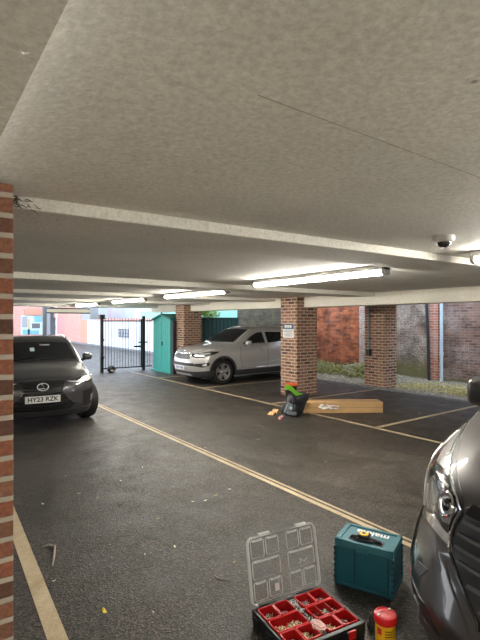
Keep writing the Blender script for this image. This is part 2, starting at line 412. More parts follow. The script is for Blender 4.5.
# outer shell of the car park beyond the frame
b = MB(); b.box(-6.2, -6, -8.2, 16.2, 0, 2.7); struct(b.build('wall_left', 'white_wall'))
b = MB(); b.box(-6, 12.2, -8.2, -8, 0, 2.7); struct(b.build('wall_back', 'white_wall'))

# brick pillars
def pillar(x0, x1, y0, y1, m, zt=2.4, name='brick_pillar'):
    b = MB(); b.box(x0, x1, y0, y1, 0, zt); return struct(b.build(name, m, bevel=.006, seg=2))
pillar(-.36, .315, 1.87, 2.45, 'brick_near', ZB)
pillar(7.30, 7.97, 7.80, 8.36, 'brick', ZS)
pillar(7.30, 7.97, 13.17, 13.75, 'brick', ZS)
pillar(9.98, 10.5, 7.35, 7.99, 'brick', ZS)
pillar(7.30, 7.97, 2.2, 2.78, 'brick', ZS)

# painted bay lines
def pline(pts, w=.09):
    b = MB()
    for (x0, y0), (x1, y1) in zip(pts, pts[1:]):
        d = Vector((x1 - x0, y1 - y0, 0)).normalized(); n = Vector((-d.y, d.x, 0)) * w / 2
        A, B = Vector((x0, y0, .003)), Vector((x1, y1, .003))
        b.quad([A - n, B - n, B + n, A + n])
    return struct(b.build('bay_line', 'line', recalc=False))
pline([(.56, .5), (.668, 2.6), (.74, 4.3), (.86, 7.2)], .10)
pline([(3.215, -3), (3.205, 15)], .055); pline([(3.29, -3), (3.275, 15)], .03)
pline([(6.27, 0), (6.27, 15.2)], .085)
for y in (-.4, 2.2, 4.8, 7.5, 10.35, 13.0): pline([(6.27, y), (9.9, y)], .085)

# boundary wall, kerb and planting strip
def wallseg(y0, y1, m, x=12.2, h=3.2, n='boundary_wall', t=.35):
    b = MB(); b.box(x, x + t, y0, y1, 0, h); return struct(b.build(n, m))
wallseg(9.95, 13.5, 'brick_orange'); wallseg(13.5, 17.0, 'brick_dark'); wallseg(9.6, 9.95, 'brick_white', x=12.15, t=.4)
wallseg(7.37, 9.6, 'brick_old'); wallseg(7.1, 7.37, 'brick_red', x=12.06, t=.49, n='wall_pier'); wallseg(-2, 7.1, 'brick_old2')
b = MB(); b.box(9.84, 9.97, -8, 16, -.02, .045); struct(b.build('kerb_strip', 'kerb', bevel=.012))
b = MB()
xs = np.linspace(9.97, 12.2, 22); ys = np.linspace(-2, 16.5, 120)
gv = [[b.bm.verts.new((x, y, .02 + .05 * max(0, (x - 10.2)) / 2 + (max(0, x - 11.0) * .22 * min(1, max(.1, (y - 7.4) / 2.2))) * (.8 + .4 * math.sin(y * 2.1)) + random.uniform(-.012, .012))) for x in xs] for y in ys]
for i in range(len(ys) - 1):
    for j in range(len(xs) - 1): b.face([gv[i][j], gv[i][j + 1], gv[i + 1][j + 1], gv[i + 1][j]])
struct(b.build('gravel_bed', 'gravel', smooth=True))

b = MB()
for _ in range(2600):
    y = random.uniform(3.5, 15.5); x = random.uniform(10.0, 11.9); r = random.uniform(.012, .035)
    if 7.2 < y < 8.15 and x < 10.65: continue
    z = .02 + .05 * max(0, x - 10.2) / 2 + (max(0, x - 11.0) * .22 * min(1, max(.1, (y - 7.4) / 2.2)))
    b.ball((x, y, z + r * .5), r, 1, random.uniform(.7, 1.2), .6, sub=1, jit=.15)
o = b.build('loose_stones', 'stone'); o['kind'] = 'stuff'; tag(o, 'pale loose stones scattered over the gravel bed by the old brick wall', 'gravel')
def foliage(b, c, R, n, s, mi=0, flat=1.):
    for _ in range(n):
        while True:
            p = Vector((random.uniform(-1, 1), random.uniform(-1, 1), random.uniform(-1, 1)))
            if p.length < 1: break
        p = Vector((p.x * R[0], p.y * R[1], p.z * R[2])) + Vector(c)
        a = Vector((random.gauss(0, 1), random.gauss(0, 1), random.gauss(0, .6))).normalized() * s * random.uniform(.6, 1.3)
        w = a.cross(Vector((random.gauss(0, 1), random.gauss(0, 1), random.gauss(0, 1)))).normalized() * s * .35
        b.quad([p - a, p + w, p + a, p - w], mi)
b = MB()
for _ in range(330):
    y = random.uniform(8.3, 15.8); x = random.uniform(11.0, 11.88); foliage(b, (x, y, random.uniform(.06, .12 + .30 * (x - 11.0) / .9)), (.15, .22, .12), 24, .055)
o = b.build('weeds', 'weed', recalc=False); o['kind'] = 'stuff'; tag(o, 'yellow green weeds banked against the foot of the orange brick wall', 'weeds')
b = MB()
for _ in range(75):
    y = random.uniform(8.6, 15.8); foliage(b, (random.uniform(11.2, 11.9), y, random.uniform(.08, .2)), (.14, .2, .08), 22, .045)
o = b.build('dead_weeds', 'weed_dark', recalc=False); o['kind'] = 'stuff'; tag(o, 'brown withered weeds along the edge of the gravel bed', 'weeds')
b = MB()
for _ in range(260):
    foliage(b, (random.uniform(10.35, 11.9), random.uniform(3.5, 7.3), .07), (.2, .25, .03), 14, .035)
o = b.build('fallen_leaf_litter', 'litter', recalc=False); o['kind'] = 'stuff'; tag(o, 'yellow leaf litter on the gravel under the drainpipes', 'leaf litter')

# pipes on the boundary wall
b = MB(); b.tube([(12.0, 7.33, .02), (11.99, 7.36, 1.3), (11.98, 7.41, 2.6)], .042, 12); o = b.build('drainpipe', 'pipe_black', smooth=True)
tag(o, 'black drainpipe leaning slightly beside the red brick pier', 'drainpipe')
t = thing('soil_pipe', 'pale blue soil pipe with a coupling, right of the red brick pier', 'pipe', (12.04, 6.98, 0))
b = MB(); b.tube([(0, 0, .02), (0, 0, 2.7)], .044, 14); b.build('pipe', 'pipe_pale', t, smooth=True)
b = MB(); b.lathe([(.045, .80), (.056, .80), (.056, .90), (.052, .92), (.045, .92)], 16); b.build('coupling', 'pipe_pale', t, smooth=True)
b = MB(); b.box(-.01, .12, -.07, .07, 1.7, 1.74); b.build('bracket', 'pipe_grey', t)
t = thing('conduit', 'grey conduit pipe with a black end box on the far brick pillar', 'conduit', (9.94, 7.82, 0))
b = MB(); b.tube([(0, 0, .98), (0, 0, 2.34)], .028, 10); b.build('pipe', 'pipe_grey', t, smooth=True)
b = MB(); b.box(-.05, .05, -.06, .06, .86, 1.02); b.build('end_box', 'black_plastic', t, bevel=.01)
for z in (1.9, 1.3):
    b = MB(); b.box(-.02, .05, -.05, .05, z, z + .03); b.build('clip', 'black_plastic', t)

# ---------------------------------------------------------------- ceiling fittings
def strip_light(x, y0, y1, label, z=None):
    L_ = y1 - y0; z = z or ZS
    t = thing('strip_light', label, 'strip light', (x, (y0 + y1) / 2, z), 0, 'fluorescent strip lights along the lane')
    b = MB(); b.prism([(-.045, 0), (-.060, -.045), (-.054, -.056), (.054, -.056), (.060, -.045), (.045, 0)], 'y', -L_ / 2, L_ / 2); b.build('housing', 'lamp_body', t)
    b = MB(); pr = [(-.052, -.056)] + [(.052 * math.cos(a), -.064 - .040 * abs(math.sin(a)) ** .7) for a in np.linspace(PI, 2 * PI, 9)] + [(.052, -.056)]
    b.prism(pr, 'y', -L_ / 2 + .03, L_ / 2 - .03); b.build('diffuser', 'diffuser', t, smooth=True)
    for s in (-1, 1):
        b = MB(); b.prism([(-.058, .0), (-.058, -.09), (-.03, -.108), (.03, -.108), (.058, -.09), (.058, 0)], 'y', s * (L_ / 2 - .03), s * (L_ / 2)); b.build('end_cap', 'lamp_body', t)
    n = 5
    for i in range(n):
        yy = -L_ / 2 + L_ * (i + .5) / n
        for s in (-1, 1):
            b = MB(); b.box(s * .058 - .006, s * .058 + .006, yy - .018, yy + .018, -.068, -.038); b.build('clip', 'white_plastic', t)
    return t
strip_light(3.88, 2.83, 4.97, 'nearest full strip light, long bright tube over the parked cars lane')
strip_light(3.72, -.6, 1.88, 'strip light cut off by the right edge, only its end showing')
strip_light(4.32, 6.30, 8.55, 'second strip light back, between two cross beams')
strip_light(4.38, 9.7, 11.7, 'third strip light back, above the left end of the gate')
strip_light(4.45, 13.1, 15.2, 'farthest strip light, faint short streak above the dark car')
strip_light(3.7, -4.4, -2.0, 'added unseen strip light behind the camera in the same row, brightening the interior')  # this and the next two fittings are unseen, added to brighten the interior
strip_light(-3.4, 1.2, 3.6, 'added unseen strip light in the bay left of the frame, brightening the interior')
strip_light(-2.4, -3.2, -.8, 'added unseen strip light behind the camera over the left bay, brightening the interior')
t = thing('security_camera', 'small white dome camera under the slab at upper right', 'security camera', (2.91, 1.67, ZS))
b = MB(); b.lathe([(.068, 0), (.068, -.022), (.062, -.034), (.045, -.040)], 28); b.build('base', 'white_plastic', t, smooth=True)
b = MB(); b.lathe([(.045, -.038), (.043, -.052), (.034, -.066), (.018, -.075), (.002, -.078)], 24); b.build('dome', 'dark_glass', t, smooth=True)

# ---------------------------------------------------------------- sign on the pillar
t = thing('parking_notice', 'blue and white parking notice fixed to the middle brick pillar', 'sign', (7.297, 8.08, 1.5))
b = MB(); b.box(-.008, .0, -.19, .19, -.12, .21); b.build('panel', 'sign_white', t)
b = MB(); b.box(-.011, -.007, -.19, .19, .09, .21); b.build('header', 'sign_blue', t)
b = MB()
for (a0, a1) in ((-.12, -.05), (-.035, .03), (.045, .12)): b.box(-.013, -.010, a0, a1, .12, .18)
b.build('header_letters', 'sign_white', t)
b = MB()
for k, (a0, a1) in enumerate(((-.15, .12), (-.12, .15), (-.15, .06), (-.1, .14), (-.14, .1))): b.box(-.011, -.007, a0, a1, .055 - k * .033, .067 - k * .033)
b.build('print', 'sign_grey', t)

# ---------------------------------------------------------------- gate, shed, barrier
t = thing('metal_gate', 'black metal bar gate with pointed bars, standing left of the green shed', 'gate', (5.37, 15.5, 0))
def bar_spear(b, x, z0, z1):
    b.tube([(x, 0, z0), (x, 0, z1 - .05), (x, 0, z1)], [.009, .009, .002], 6)
for px, zt in ((0, 1.97), (1.54, 1.96)):
    b = MB(); b.box(px - .05, px + .05, -.05, .05, 0, zt); b.build('post', 'black_paint', t)
b = MB(); b.box(-.09, .09, -.08, .08, 1.84, 2.0); b.build('post_cap', 'black_paint', t, bevel=.01)
for z in (.5, 1.1):
    b = MB(); b.box(-.07, .07, -.09, .02, z, z + .06); b.build('hinge_bracket', 'black_paint', t, bevel=.01)
for z in (1.78, .13):
    b = MB(); b.box(.05, 1.49, -.02, .02, z - .02, z + .02); b.build('rail', 'black_paint', t)
for i in range(13):
    b = MB(); bar_spear(b, .13 + i * .104, .1, 1.9); b.build('bar', 'black_paint', t)
b = MB(); b.box(1.43, 1.48, -.02, .02, .1, 1.85); b.build('closing_stile', 'black_paint', t)
b = MB(); b.box(1.18, 1.45, -.05, .03, .83, .89); b.box(1.34, 1.68, -.05, .03, .99, 1.03); b.build('lock_bar', 'black_plastic', t)
b = MB(); b.box(-.04, .04, -.03, .03, 1.0, 1.2); o = None; b.bm.free()
t2 = thing('fence_panel', 'short fixed panel of black bars between gate and green shed', 'fence', (7.0, 15.5, 0))
for z in (1.78, .13):
    b = MB(); b.box(0, .24, -.02, .02, z - .02, z + .02); b.build('rail', 'black_paint', t2)
for i in range(2):
    b = MB(); bar_spear(b, .06 + i * .1, .1, 1.9); b.build('bar', 'black_paint', t2)
t = thing('sandbag', 'small black bag slumped at the foot of the gate post', 'bag', (5.64, 15.32, 0))
b = MB(); b.ball((0, 0, .12), .15, 1, .8, .85, sub=3, jit=.06); b.build('body', 'bag_black', t, smooth=True)
b = MB(); b.ball((.02, -.1, .07), .07, 1.2, .5, .6, sub=2, jit=.1); b.build('flap', 'twig', t, smooth=True)

t = thing('garden_shed', 'turquoise metal shed with double doors and gabled top', 'shed', (7.18, 13.87, 0))
W_, D_ = 1.42, .95
b = MB(); b.prism([(0, .05), (W_, .05), (W_, 1.84), (W_ / 2, 1.99), (0, 1.84)], 'x', .03, D_, 0); b.build('body', 'shed_green', t)
for k, (y0, y1) in enumerate(((.04, W_ / 2 - .006), (W_ / 2 + .006, W_ - .04))):
    b = MB(); b.box(0, .03, y0, y1, .06, 1.80)
    for i in range(4):
        yy = y0 + (y1 - y0) * (i + .5) / 4; b.box(-.006, .002, yy - .05, yy + .05, .12, 1.74)
    o = b.build('door', 'shed_green', t, bevel=.004)
    if k == 0:
        b = MB(); b.box(-.035, 0, y1 - .09, y1 - .05, .92, 1.06); b.build('handle', 'black_plastic', o)
b = MB(); b.prism([(-.05, 1.80), (W_ / 2, 1.975), (W_ + .05, 1.80), (W_ + .05, 1.86), (W_ / 2, 2.04), (-.05, 1.86)], 'x', -.04, D_ + .04); b.build('roof', 'shed_green_dark', t)
b = MB(); b.ball((0, W_ / 2, 2.06), .035, sub=2); b.build('finial', 'shed_green_dark', t, smooth=True)
b = MB(); b.box(-.05, D_, -.06, W_ + .02, 0, .055); b.build('base', 'shed_green', t)
b = MB(); b.box(-.02, .10, -.21, -.03, 0, 1.80); b.build('side_post', 'shed_black', t)

t = thing('height_barrier', 'cream height restriction bar on a dark post at the car park entrance', 'barrier', (3.84, 17, 0))
b = MB(); b.box(-.05, .07, -.06, .06, 0, 2.3); b.build('post', 'shop_dark', t)
b = MB(); b.box(.07, 1.62, -.04, .04, 2.09, 2.21); b.build('bar', 'cream_bar', t)
b = MB(); b.box(.07, 1.62, -.045, .045, 2.21, 2.25); b.box(.07, 1.62, -.045, .045, 2.05, 2.09); b.build('edge_trim', 'black_plastic', t)
b = MB(); b.box(1.60, 1.90, -.06, .06, 1.84, 2.7); b.build('end_panel', 'shop_mid', t)

# ---------------------------------------------------------------- beyond the gate
b = MB(); b.box(10.9, 11.1, 17.5, 32.6, 0, 1.78); o = b.build('rendered_wall', 'render_wall'); struct(o)
b = MB(); b.box(10.88, 11.12, 17.5, 32.6, 1.78, 1.93); struct(b.build('wall_coping', 'brick_pink'))
b = MB(); b.box(10.55, 10.9, 17.0, 45, 0, .09); struct(b.build('pavement', 'kerb'))
t = thing('barred_vent', 'dark barred vent low on the pale wall behind the gate', 'vent', (10.88, 27.4, .78))
b = MB(); b.box(-.02, .03, -.85, .85, 0, .5); b.build('recess', 'shop_mid', t)
b = MB(); b.box(-.04, .0, -.85, .85, 0, .05); b.box(-.04, .0, -.85, .85, .45, .5); b.box(-.04, 0, -.85, .85, .22, .26)
b.build('frame', 'shop_dark', t)
for i in range(5):
    b = MB(); b.box(-.04, 0, -.83 + i * .39, -.76 + i * .39, 0, .5); b.build('bar', 'shop_dark', t)
t = thing('terrace_building', 'pink brick terrace along the street left of the gate', 'building', (11.1, 32.6, 0))
for n, y0, y1, m_, h in (('wall', 0, 2.7, 'off_white', 1.85), ('upper_wall', 0, 4.5, 'shop_mid', 4.2), ('door', 2.7, 4.4, 'rust', 1.85), ('brick_wall', 4.4, 9.0, 'brick_pink', 4.6), ('shop_panel', 9.0, 11.6, 'mag', 2.1), ('white_pilaster', 11.6, 12.1, 'off_white', 3.2)):
    b = MB(); b.box(0 if n != 'upper_wall' else .05, .6, y0, y1, 0 if n != 'upper_wall' else 1.85, h); b.build(n, m_, t)
b = MB(); b.box(.05, .6, 9.0, 13, 2.1, 5); b.build('fascia', 'brick_pink', t)
t = thing('street_building', 'red brick shop across the street, seen above the dark car', 'building', (7.0, 46, 0))
b = MB(); b.box(-3, 7.5, .3, 4, 0, 7); b.build('wall', 'brick_pink', t)
b = MB(); b.box(1.4, 3.35, .0, .3, 0, 2.3); b.build('shop_window', 'pale_cyan', t)
for (x0, x1, z0, z1, m_) in ((1.45, 1.9, 1.2, 2.2, 'shop_mid'), (2.3, 3.0, 1.1, 1.55, 'shop_dark'), (1.5, 2.2, .2, 1.0, 'cyan'), (2.5, 3.2, 1.7, 2.25, 'cyan'), (2.2, 2.9, .3, .9, 'cyan'), (1.95, 2.1, .3, 2.0, 'cream_bar')):
    b = MB(); b.box(x0, x1, -.04, .0, z0, z1); b.build('window_poster', m_, t)
b = MB(); b.box(1.7, 3.4, -.1, .3, 2.35, 2.9); b.build('shop_fascia', 'rust', t)
b = MB(); b.box(3.4, 5.6, -.2, .3, 0, 5); b.build('entrance_wall', 'shop_dark', t)
for x in (3.55, 4.9):
    b = MB(); b.box(x, x + .3, -.4, -.15, 0, 5); b.build('column', 'shop_mid', t)
for x in (4.35, 5.35):
    for z in (.4, 1.3):
        b = MB(); b.box(x, x + .14, -.3, -.15, z, z + .55); b.build('light_panel', 'off_white', t)
b = MB(); b.box(4.5, 4.85, -.3, -.15, 0, 5); b.build('maroon_panel', 'mag', t)
b = MB(); b.box(11.3, 15, 18, 25.8, 0, 2.35); o = b.build('outbuilding', 'teal'); tag(o, 'pale teal clad outbuilding rising behind the gate and shed', 'building')
b = MB(); b.box(14, 20, 27, 44, 0, 3.3); o = b.build('rendered_house', 'render_wall'); tag(o, 'faint pale building rising above the wall behind the gate', 'building')
t = thing('hoarding', 'dark green boarded fence behind the silver car', 'fence', (8.4, 16.35, 0))
b = MB(); b.box(0, 3.4, 0, .05, 0, 1.88)
for i in range(17): b.box(.02 + i * .2, .18 + i * .2, -.02, 0, .02, 1.86)
b.build('boards', 'dark_green', t)
b = MB(); b.box(0, 3.4, -.04, .08, 1.88, 1.93); b.build('capping', 'dark_green', t)
t = thing('shrub', 'bright green shrub hanging over the dark green fence', 'shrub', (10.45, 17.35, 0))
b = MB(); b.tube([(0, 0, 0), (.05, .02, 1.2), (.0, -.1, 2.0)], [.04, .03, .015], 8)
for k in range(9):
    a = k * .7; b.tube([(.03, 0, 1.0 + k * .1), (.5 * math.cos(a), -.4 + .4 * math.sin(a), 1.9 + .03 * k)], [.014, .004], 5)
b.build('branches', 'bark', t)
b = MB()
for k in range(26):
    foliage(b, (random.uniform(-.65, .6), random.uniform(-.85, .2), random.uniform(1.95, 2.25)), (.25, .2, .18), 60, .06)
for k in range(8): foliage(b, (random.uniform(-.3, .6), -.92, random.uniform(1.72, 1.9)), (.2, .1, .1), 40, .05)
b.build('leaves', 'leaf', t, recalc=False)

# small marks that hang from the ceiling
b = MB()
for _ in range(46):
    x = random.uniform(.345, .40) if _ < 34 else random.uniform(.36, .46); y = 2.235 - .035 * (x - .3); z = ZB + .045 - (x - .34) * .28 + random.uniform(-.03, .015)
    p = Vector((x, y, z)); q = p + Vector((random.uniform(-.03, .04), random.uniform(-.012, 0), random.uniform(-.02, .015))); b.tube([p, (p + q) / 2 + Vector((0, -.004, random.uniform(-.008, .008))), q], [.001, .0022, .001], 4)
o = b.build('cobweb', 'twig_dark'); o['kind'] = 'stuff'; tag(o, 'dark dusty cobweb clinging to the beam at the top of the near brick pillar', 'cobweb')
def flake(name, pts, r, label):
    b = MB(); b.tube(pts, r, 5); o = b.build(name, 'off_white', smooth=True); tag(o, label, 'paint flake')
flake('paint_shred', [(1.62, 7.05, 2.348), (1.75, 6.95, 2.342), (1.95, 6.9, 2.335), (2.02, 6.8, 2.348)], [.012, .02, .018, .006], 'white peeling shred of paint hanging from the slab above the dark car')
flake('paint_flake', [(.168, .937, 2.291), (.174, .942, 2.288), (.181, .939, 2.288), (.185, .932, 2.291)], [.001, .0022, .0022, .001], 'tiny pale curled paint flake on the ceiling beam at upper left')
# ================================================================ cars
def smax(a, b, k):
    h = np.clip(.5 + .5 * (a - b) / k, 0, 1)
    return b * (1 - h) + a * h + k * h * (1 - h)
def tab(pts, smooth=.06, n=1200):
    x = np.array([p[0] for p in pts], float); y = np.array([p[1] for p in pts], float)
    lo, hi = x[0] - .6, x[-1] + .6
    g = np.linspace(lo, hi, n); v = np.interp(g, x, y)
    # linear extrapolation at both ends
    v = np.where(g < x[0], y[0] + (g - x[0]) * (y[1] - y[0]) / (x[1] - x[0]), v)
    v = np.where(g > x[-1], y[-1] + (g - x[-1]) * (y[-1] - y[-2]) / (x[-1] - x[-2]), v)
    s = smooth / (g[1] - g[0])
    if s > .3:
        r = int(3 * s) + 1; k = np.exp(-.5 * (np.arange(-r, r + 1) / s) ** 2); k /= k.sum()
        v = np.convolve(np.pad(v, r, mode='edge'), k, 'valid')
    return lambda q: np.interp(q, g, v)

class Car:
    """body surface = smooth intersection of side profile, front profile, plan and section; s = metres behind the nose"""
    def __init__(c, L, W, top, nose, tail, section, taper, zb=.2, plan=(.34, 3.2), rplan=(.25, 3.), crown=.05, k=.05, ghk=.06, extra=None):
        c.L, c.W = L, W
        c.top = tab(top, .07); c.nose = tab(nose, .03); c.tail = tab(tail, .04); c.sec = tab(section, .03); c.tap = tab(taper, .15)
        c.zb, c.plan, c.rplan, c.crown, c.k, c.extra = zb, plan, rplan, crown, k, extra
    def f(c, s, y, z):
        ay = np.abs(y); hw = c.W / 2
        zt = c.top(s) - c.crown * (ay / hw) ** 2
        gt = (c.top(s + .01) - c.top(s - .01)) / .02
        ft = (z - zt) / np.sqrt(1 + gt ** 2)
        gn = (c.nose(z + .01) - c.nose(z - .01)) / .02
        fn = (c.nose(z) + c.plan[0] * (ay / hw) ** c.plan[1] - s) / np.sqrt(1 + gn ** 2)
        gr = (c.tail(z + .01) - c.tail(z - .01)) / .02
        fr = (s - (c.L - c.tail(z)) + c.rplan[0] * (ay / hw) ** c.rplan[1]) / np.sqrt(1 + gr ** 2)
        w = c.sec(z) * c.tap(s) * hw
        gs = (c.sec(z + .01) - c.sec(z - .01)) / .02 * hw
        fs = (ay - w) / np.sqrt(1 + gs ** 2)
        fb = c.zb - z
        v = smax(ft, fs, c.k); v = smax(v, fn, c.k); v = smax(v, fr, c.k); v = smax(v, fb, .04)
        if c.extra is not None: v = v + c.extra(s, y, z)
        return v
    def mesh(c, ns=120, na=96, ncap=30, zc=.58, ss=.55):
        O, D = [], []
        th = np.linspace(0, 2 * PI, na, endpoint=False)
        rows = [('f', p) for p in np.linspace(PI / 2 * .995, 0, ncap, endpoint=False)] + [('m', s) for s in np.linspace(ss, c.L - ss, ns)] + [('r', p) for p in np.linspace(0, PI / 2 * .995, ncap + 1)[1:]]
        for kind, p in rows:
            for t in th:
                yy, zz = math.cos(t), math.sin(t)
                if kind == 'm': O.append((p, 0, zc)); D.append((0, yy, zz))
                elif kind == 'f': O.append((ss, 0, zc)); D.append((-math.sin(p), yy * math.cos(p), zz * math.cos(p)))
                else: O.append((c.L - ss, 0, zc)); D.append((math.sin(p), yy * math.cos(p), zz * math.cos(p)))
        O, D = np.array(O), np.array(D)
        t = np.full(len(O), .05)
        # sphere-march outward then bisect
        step = .02; last = t.copy(); done = np.zeros(len(O), bool)
        for _ in range(120):
            q = O + D * t[:, None]; v = c.f(q[:, 0], q[:, 1], q[:, 2])
            done |= v > 0
            last = np.where(done, last, t); t = np.where(done, t, t + step)
            if done.all(): break
        lo, hi = last, t
        for _ in range(14):
            mid = (lo + hi) / 2; q = O + D * mid[:, None]; v = c.f(q[:, 0], q[:, 1], q[:, 2])
            hi = np.where(v > 0, mid, hi); lo = np.where(v > 0, lo, mid)
        q = O + D * ((lo + hi) / 2)[:, None]
        V = [(c.L / 2 - a, b_, z) for a, b_, z in q]           # local frame: +x forward, origin under mid-length
        nr = len(rows); F = []
        for i in range(nr - 1):
            for j in range(na):
                a, b_ = i * na + j, i * na + (j + 1) % na
                F.append((a, b_, b_ + na, a + na))
        for base, flip in ((0, True), ((nr - 1) * na, False)):
            ctr = len(V); V.append(tuple(np.mean([V[base + j] for j in range(na)], axis=0)))
            for j in range(na):
                q3 = (base + j, base + (j + 1) % na, ctr); F.append(q3[::-1] if flip else q3)
        c.V, c.F = V, F
        c.bvh = BVHTree.FromPolygons([Vector(v) for v in V], F)
        return V, F
    def P(c, s, y, z): return Vector((c.L / 2 - s, y, z))
    def wells(c, o, wheels, r, w=.34, zc=None):
        """cut the wheel arches out of the body mesh"""
        for s, z in wheels:
            for sd in (-1, 1):
                kb = MB(); y_ = sd * (c.W / 2 - w / 2 + .06)
                pr = [(c.L / 2 - s - r * .97, -.2)] + [(c.L / 2 - s + r * math.cos(a_), z + r * math.sin(a_)) for a_ in np.linspace(PI + .2, -.2, 40)] + [(c.L / 2 - s + r * .97, -.2)]
                kb.prism(pr, 'y', y_ - w / 2, y_ + w / 2); bmesh.ops.recalc_face_normals(kb.bm, faces=kb.bm.faces)
                me = bpy.data.meshes.new('cut'); kb.bm.to_mesh(me); kb.bm.free()
                k = bpy.data.objects.new('cut', me); COL.objects.link(k); k.parent = o.parent
                md = o.modifiers.new('b', 'BOOLEAN'); md.operation = 'DIFFERENCE'; md.object = k; md.solver = 'EXACT'; md.use_self = False
                bpy.context.view_layer.update()
                me2 = bpy.data.meshes.new_from_object(o.evaluated_get(bpy.context.evaluated_depsgraph_get()))
                o.modifiers.clear(); old = o.data; o.data = me2; me2.name = o.name
                bpy.data.objects.remove(k); bpy.data.meshes.remove(me); bpy.data.meshes.remove(old)

def patch(c, name, m, parent, pts, d, off=.004, depth=.012, grid=.03, bev=0, both=False, smooth=True, holes=None):
    """panel that follows the body: outline pts (s,y,z) pushed along -d on to the body surface, lifted by off, with real thickness"""
    out = None
    for sg in ((1, -1) if both else (1,)):
        dv = Vector((d[0], d[1] * sg, d[2])).normalized()
        P3 = [c.P(s, y * sg, z) for s, y, z in pts]
        u = dv.cross(Vector((0, 0, 1))); u = u.normalized() if u.length > 1e-3 else Vector((0, 1, 0)); v = dv.cross(u).normalized()
        ab = [(p.dot(u), p.dot(v)) for p in P3]
        bm = bmesh.new(); fv = [bm.verts.new((a, b_, 0)) for a, b_ in ab]; bm.faces.new(fv)
        mn = [min(q[i] for q in ab) for i in (0, 1)]; mx = [max(q[i] for q in ab) for i in (0, 1)]
        for i, nrm in ((0, Vector((1, 0, 0))), (1, Vector((0, 1, 0)))):
            x = mn[i] + grid
            while x < mx[i] - grid * .3:
                co = Vector((0, 0, 0)); co[i] = x
                bmesh.ops.bisect_plane(bm, geom=bm.verts[:] + bm.edges[:] + bm.faces[:], plane_co=co, plane_no=nrm); x += grid
        bm.verts.ensure_lookup_table(); hit = {}
        for vt in bm.verts:
            o_ = u * vt.co.x + v * vt.co.y + dv * 6
            loc, n, _, _ = c.bvh.ray_cast(o_, -dv)
            if loc is None: continue
            if n.dot(dv) < 0: n = -n
            hit[vt.index] = (loc, n)
        B = MB(); top, bot = {}, {}
        for i, (l, n) in hit.items():
            top[i] = B.bm.verts.new(l + n * off); bot[i] = B.bm.verts.new(l - n * depth)
        bm.faces.ensure_lookup_table()
        for f in bm.faces:
            ids = [q.index for q in f.verts]
            if all(i in hit for i in ids): B.face([top[i] for i in ids]); B.face([bot[i] for i in ids[::-1]])
        for e in bm.edges:
            a, b_ = e.verts[0].index, e.verts[1].index
            lf = [f for f in e.link_faces if all(q.index in hit for q in f.verts)]
            if len(lf) == 1: B.face([top[a], top[b_], bot[b_], bot[a]])
        bm.free()
        lone = [q for q in B.bm.verts if not q.link_faces]
        bmesh.ops.delete(B.bm, geom=lone, context='VERTS')
        o = B.build(name, m, parent, smooth=smooth, angle=50)
        out = out or o
    return out

def strip(c, name, m, parent, pts, d, r=.006, both=False, closed=False, step=.03, off=0., flat=None):
    """thin moulding that runs along the body surface"""
    out = None
    for sg in ((1, -1) if both else (1,)):
        dv = Vector((d[0], d[1] * sg, d[2])).normalized()
        P3 = [c.P(s, y * sg, z) for s, y, z in pts]
        if closed: P3.append(P3[0])
        Q = []
        for a, b_ in zip(P3, P3[1:]):
            n = max(1, int((b_ - a).length / step))
            for i in range(n): Q.append(a.lerp(b_, i / n))
        Q.append(P3[-1]); R = []
        for q in Q:
            loc, n, _, _ = c.bvh.ray_cast(q + dv * 4, -dv)
            if loc is None: continue
            if n.dot(dv) < 0: n = -n
            R.append(loc + n * off)
        if len(R) < 2: continue
        B = MB(); B.tube(R, r, 8); o = B.build(name, m, parent, smooth=True); out = out or o
    return out

def arc(cx, cz, r, a0, a1, n=14): return [(cx + r * math.cos(a), cz + r * math.sin(a)) for a in np.linspace(a0, a1, n)]

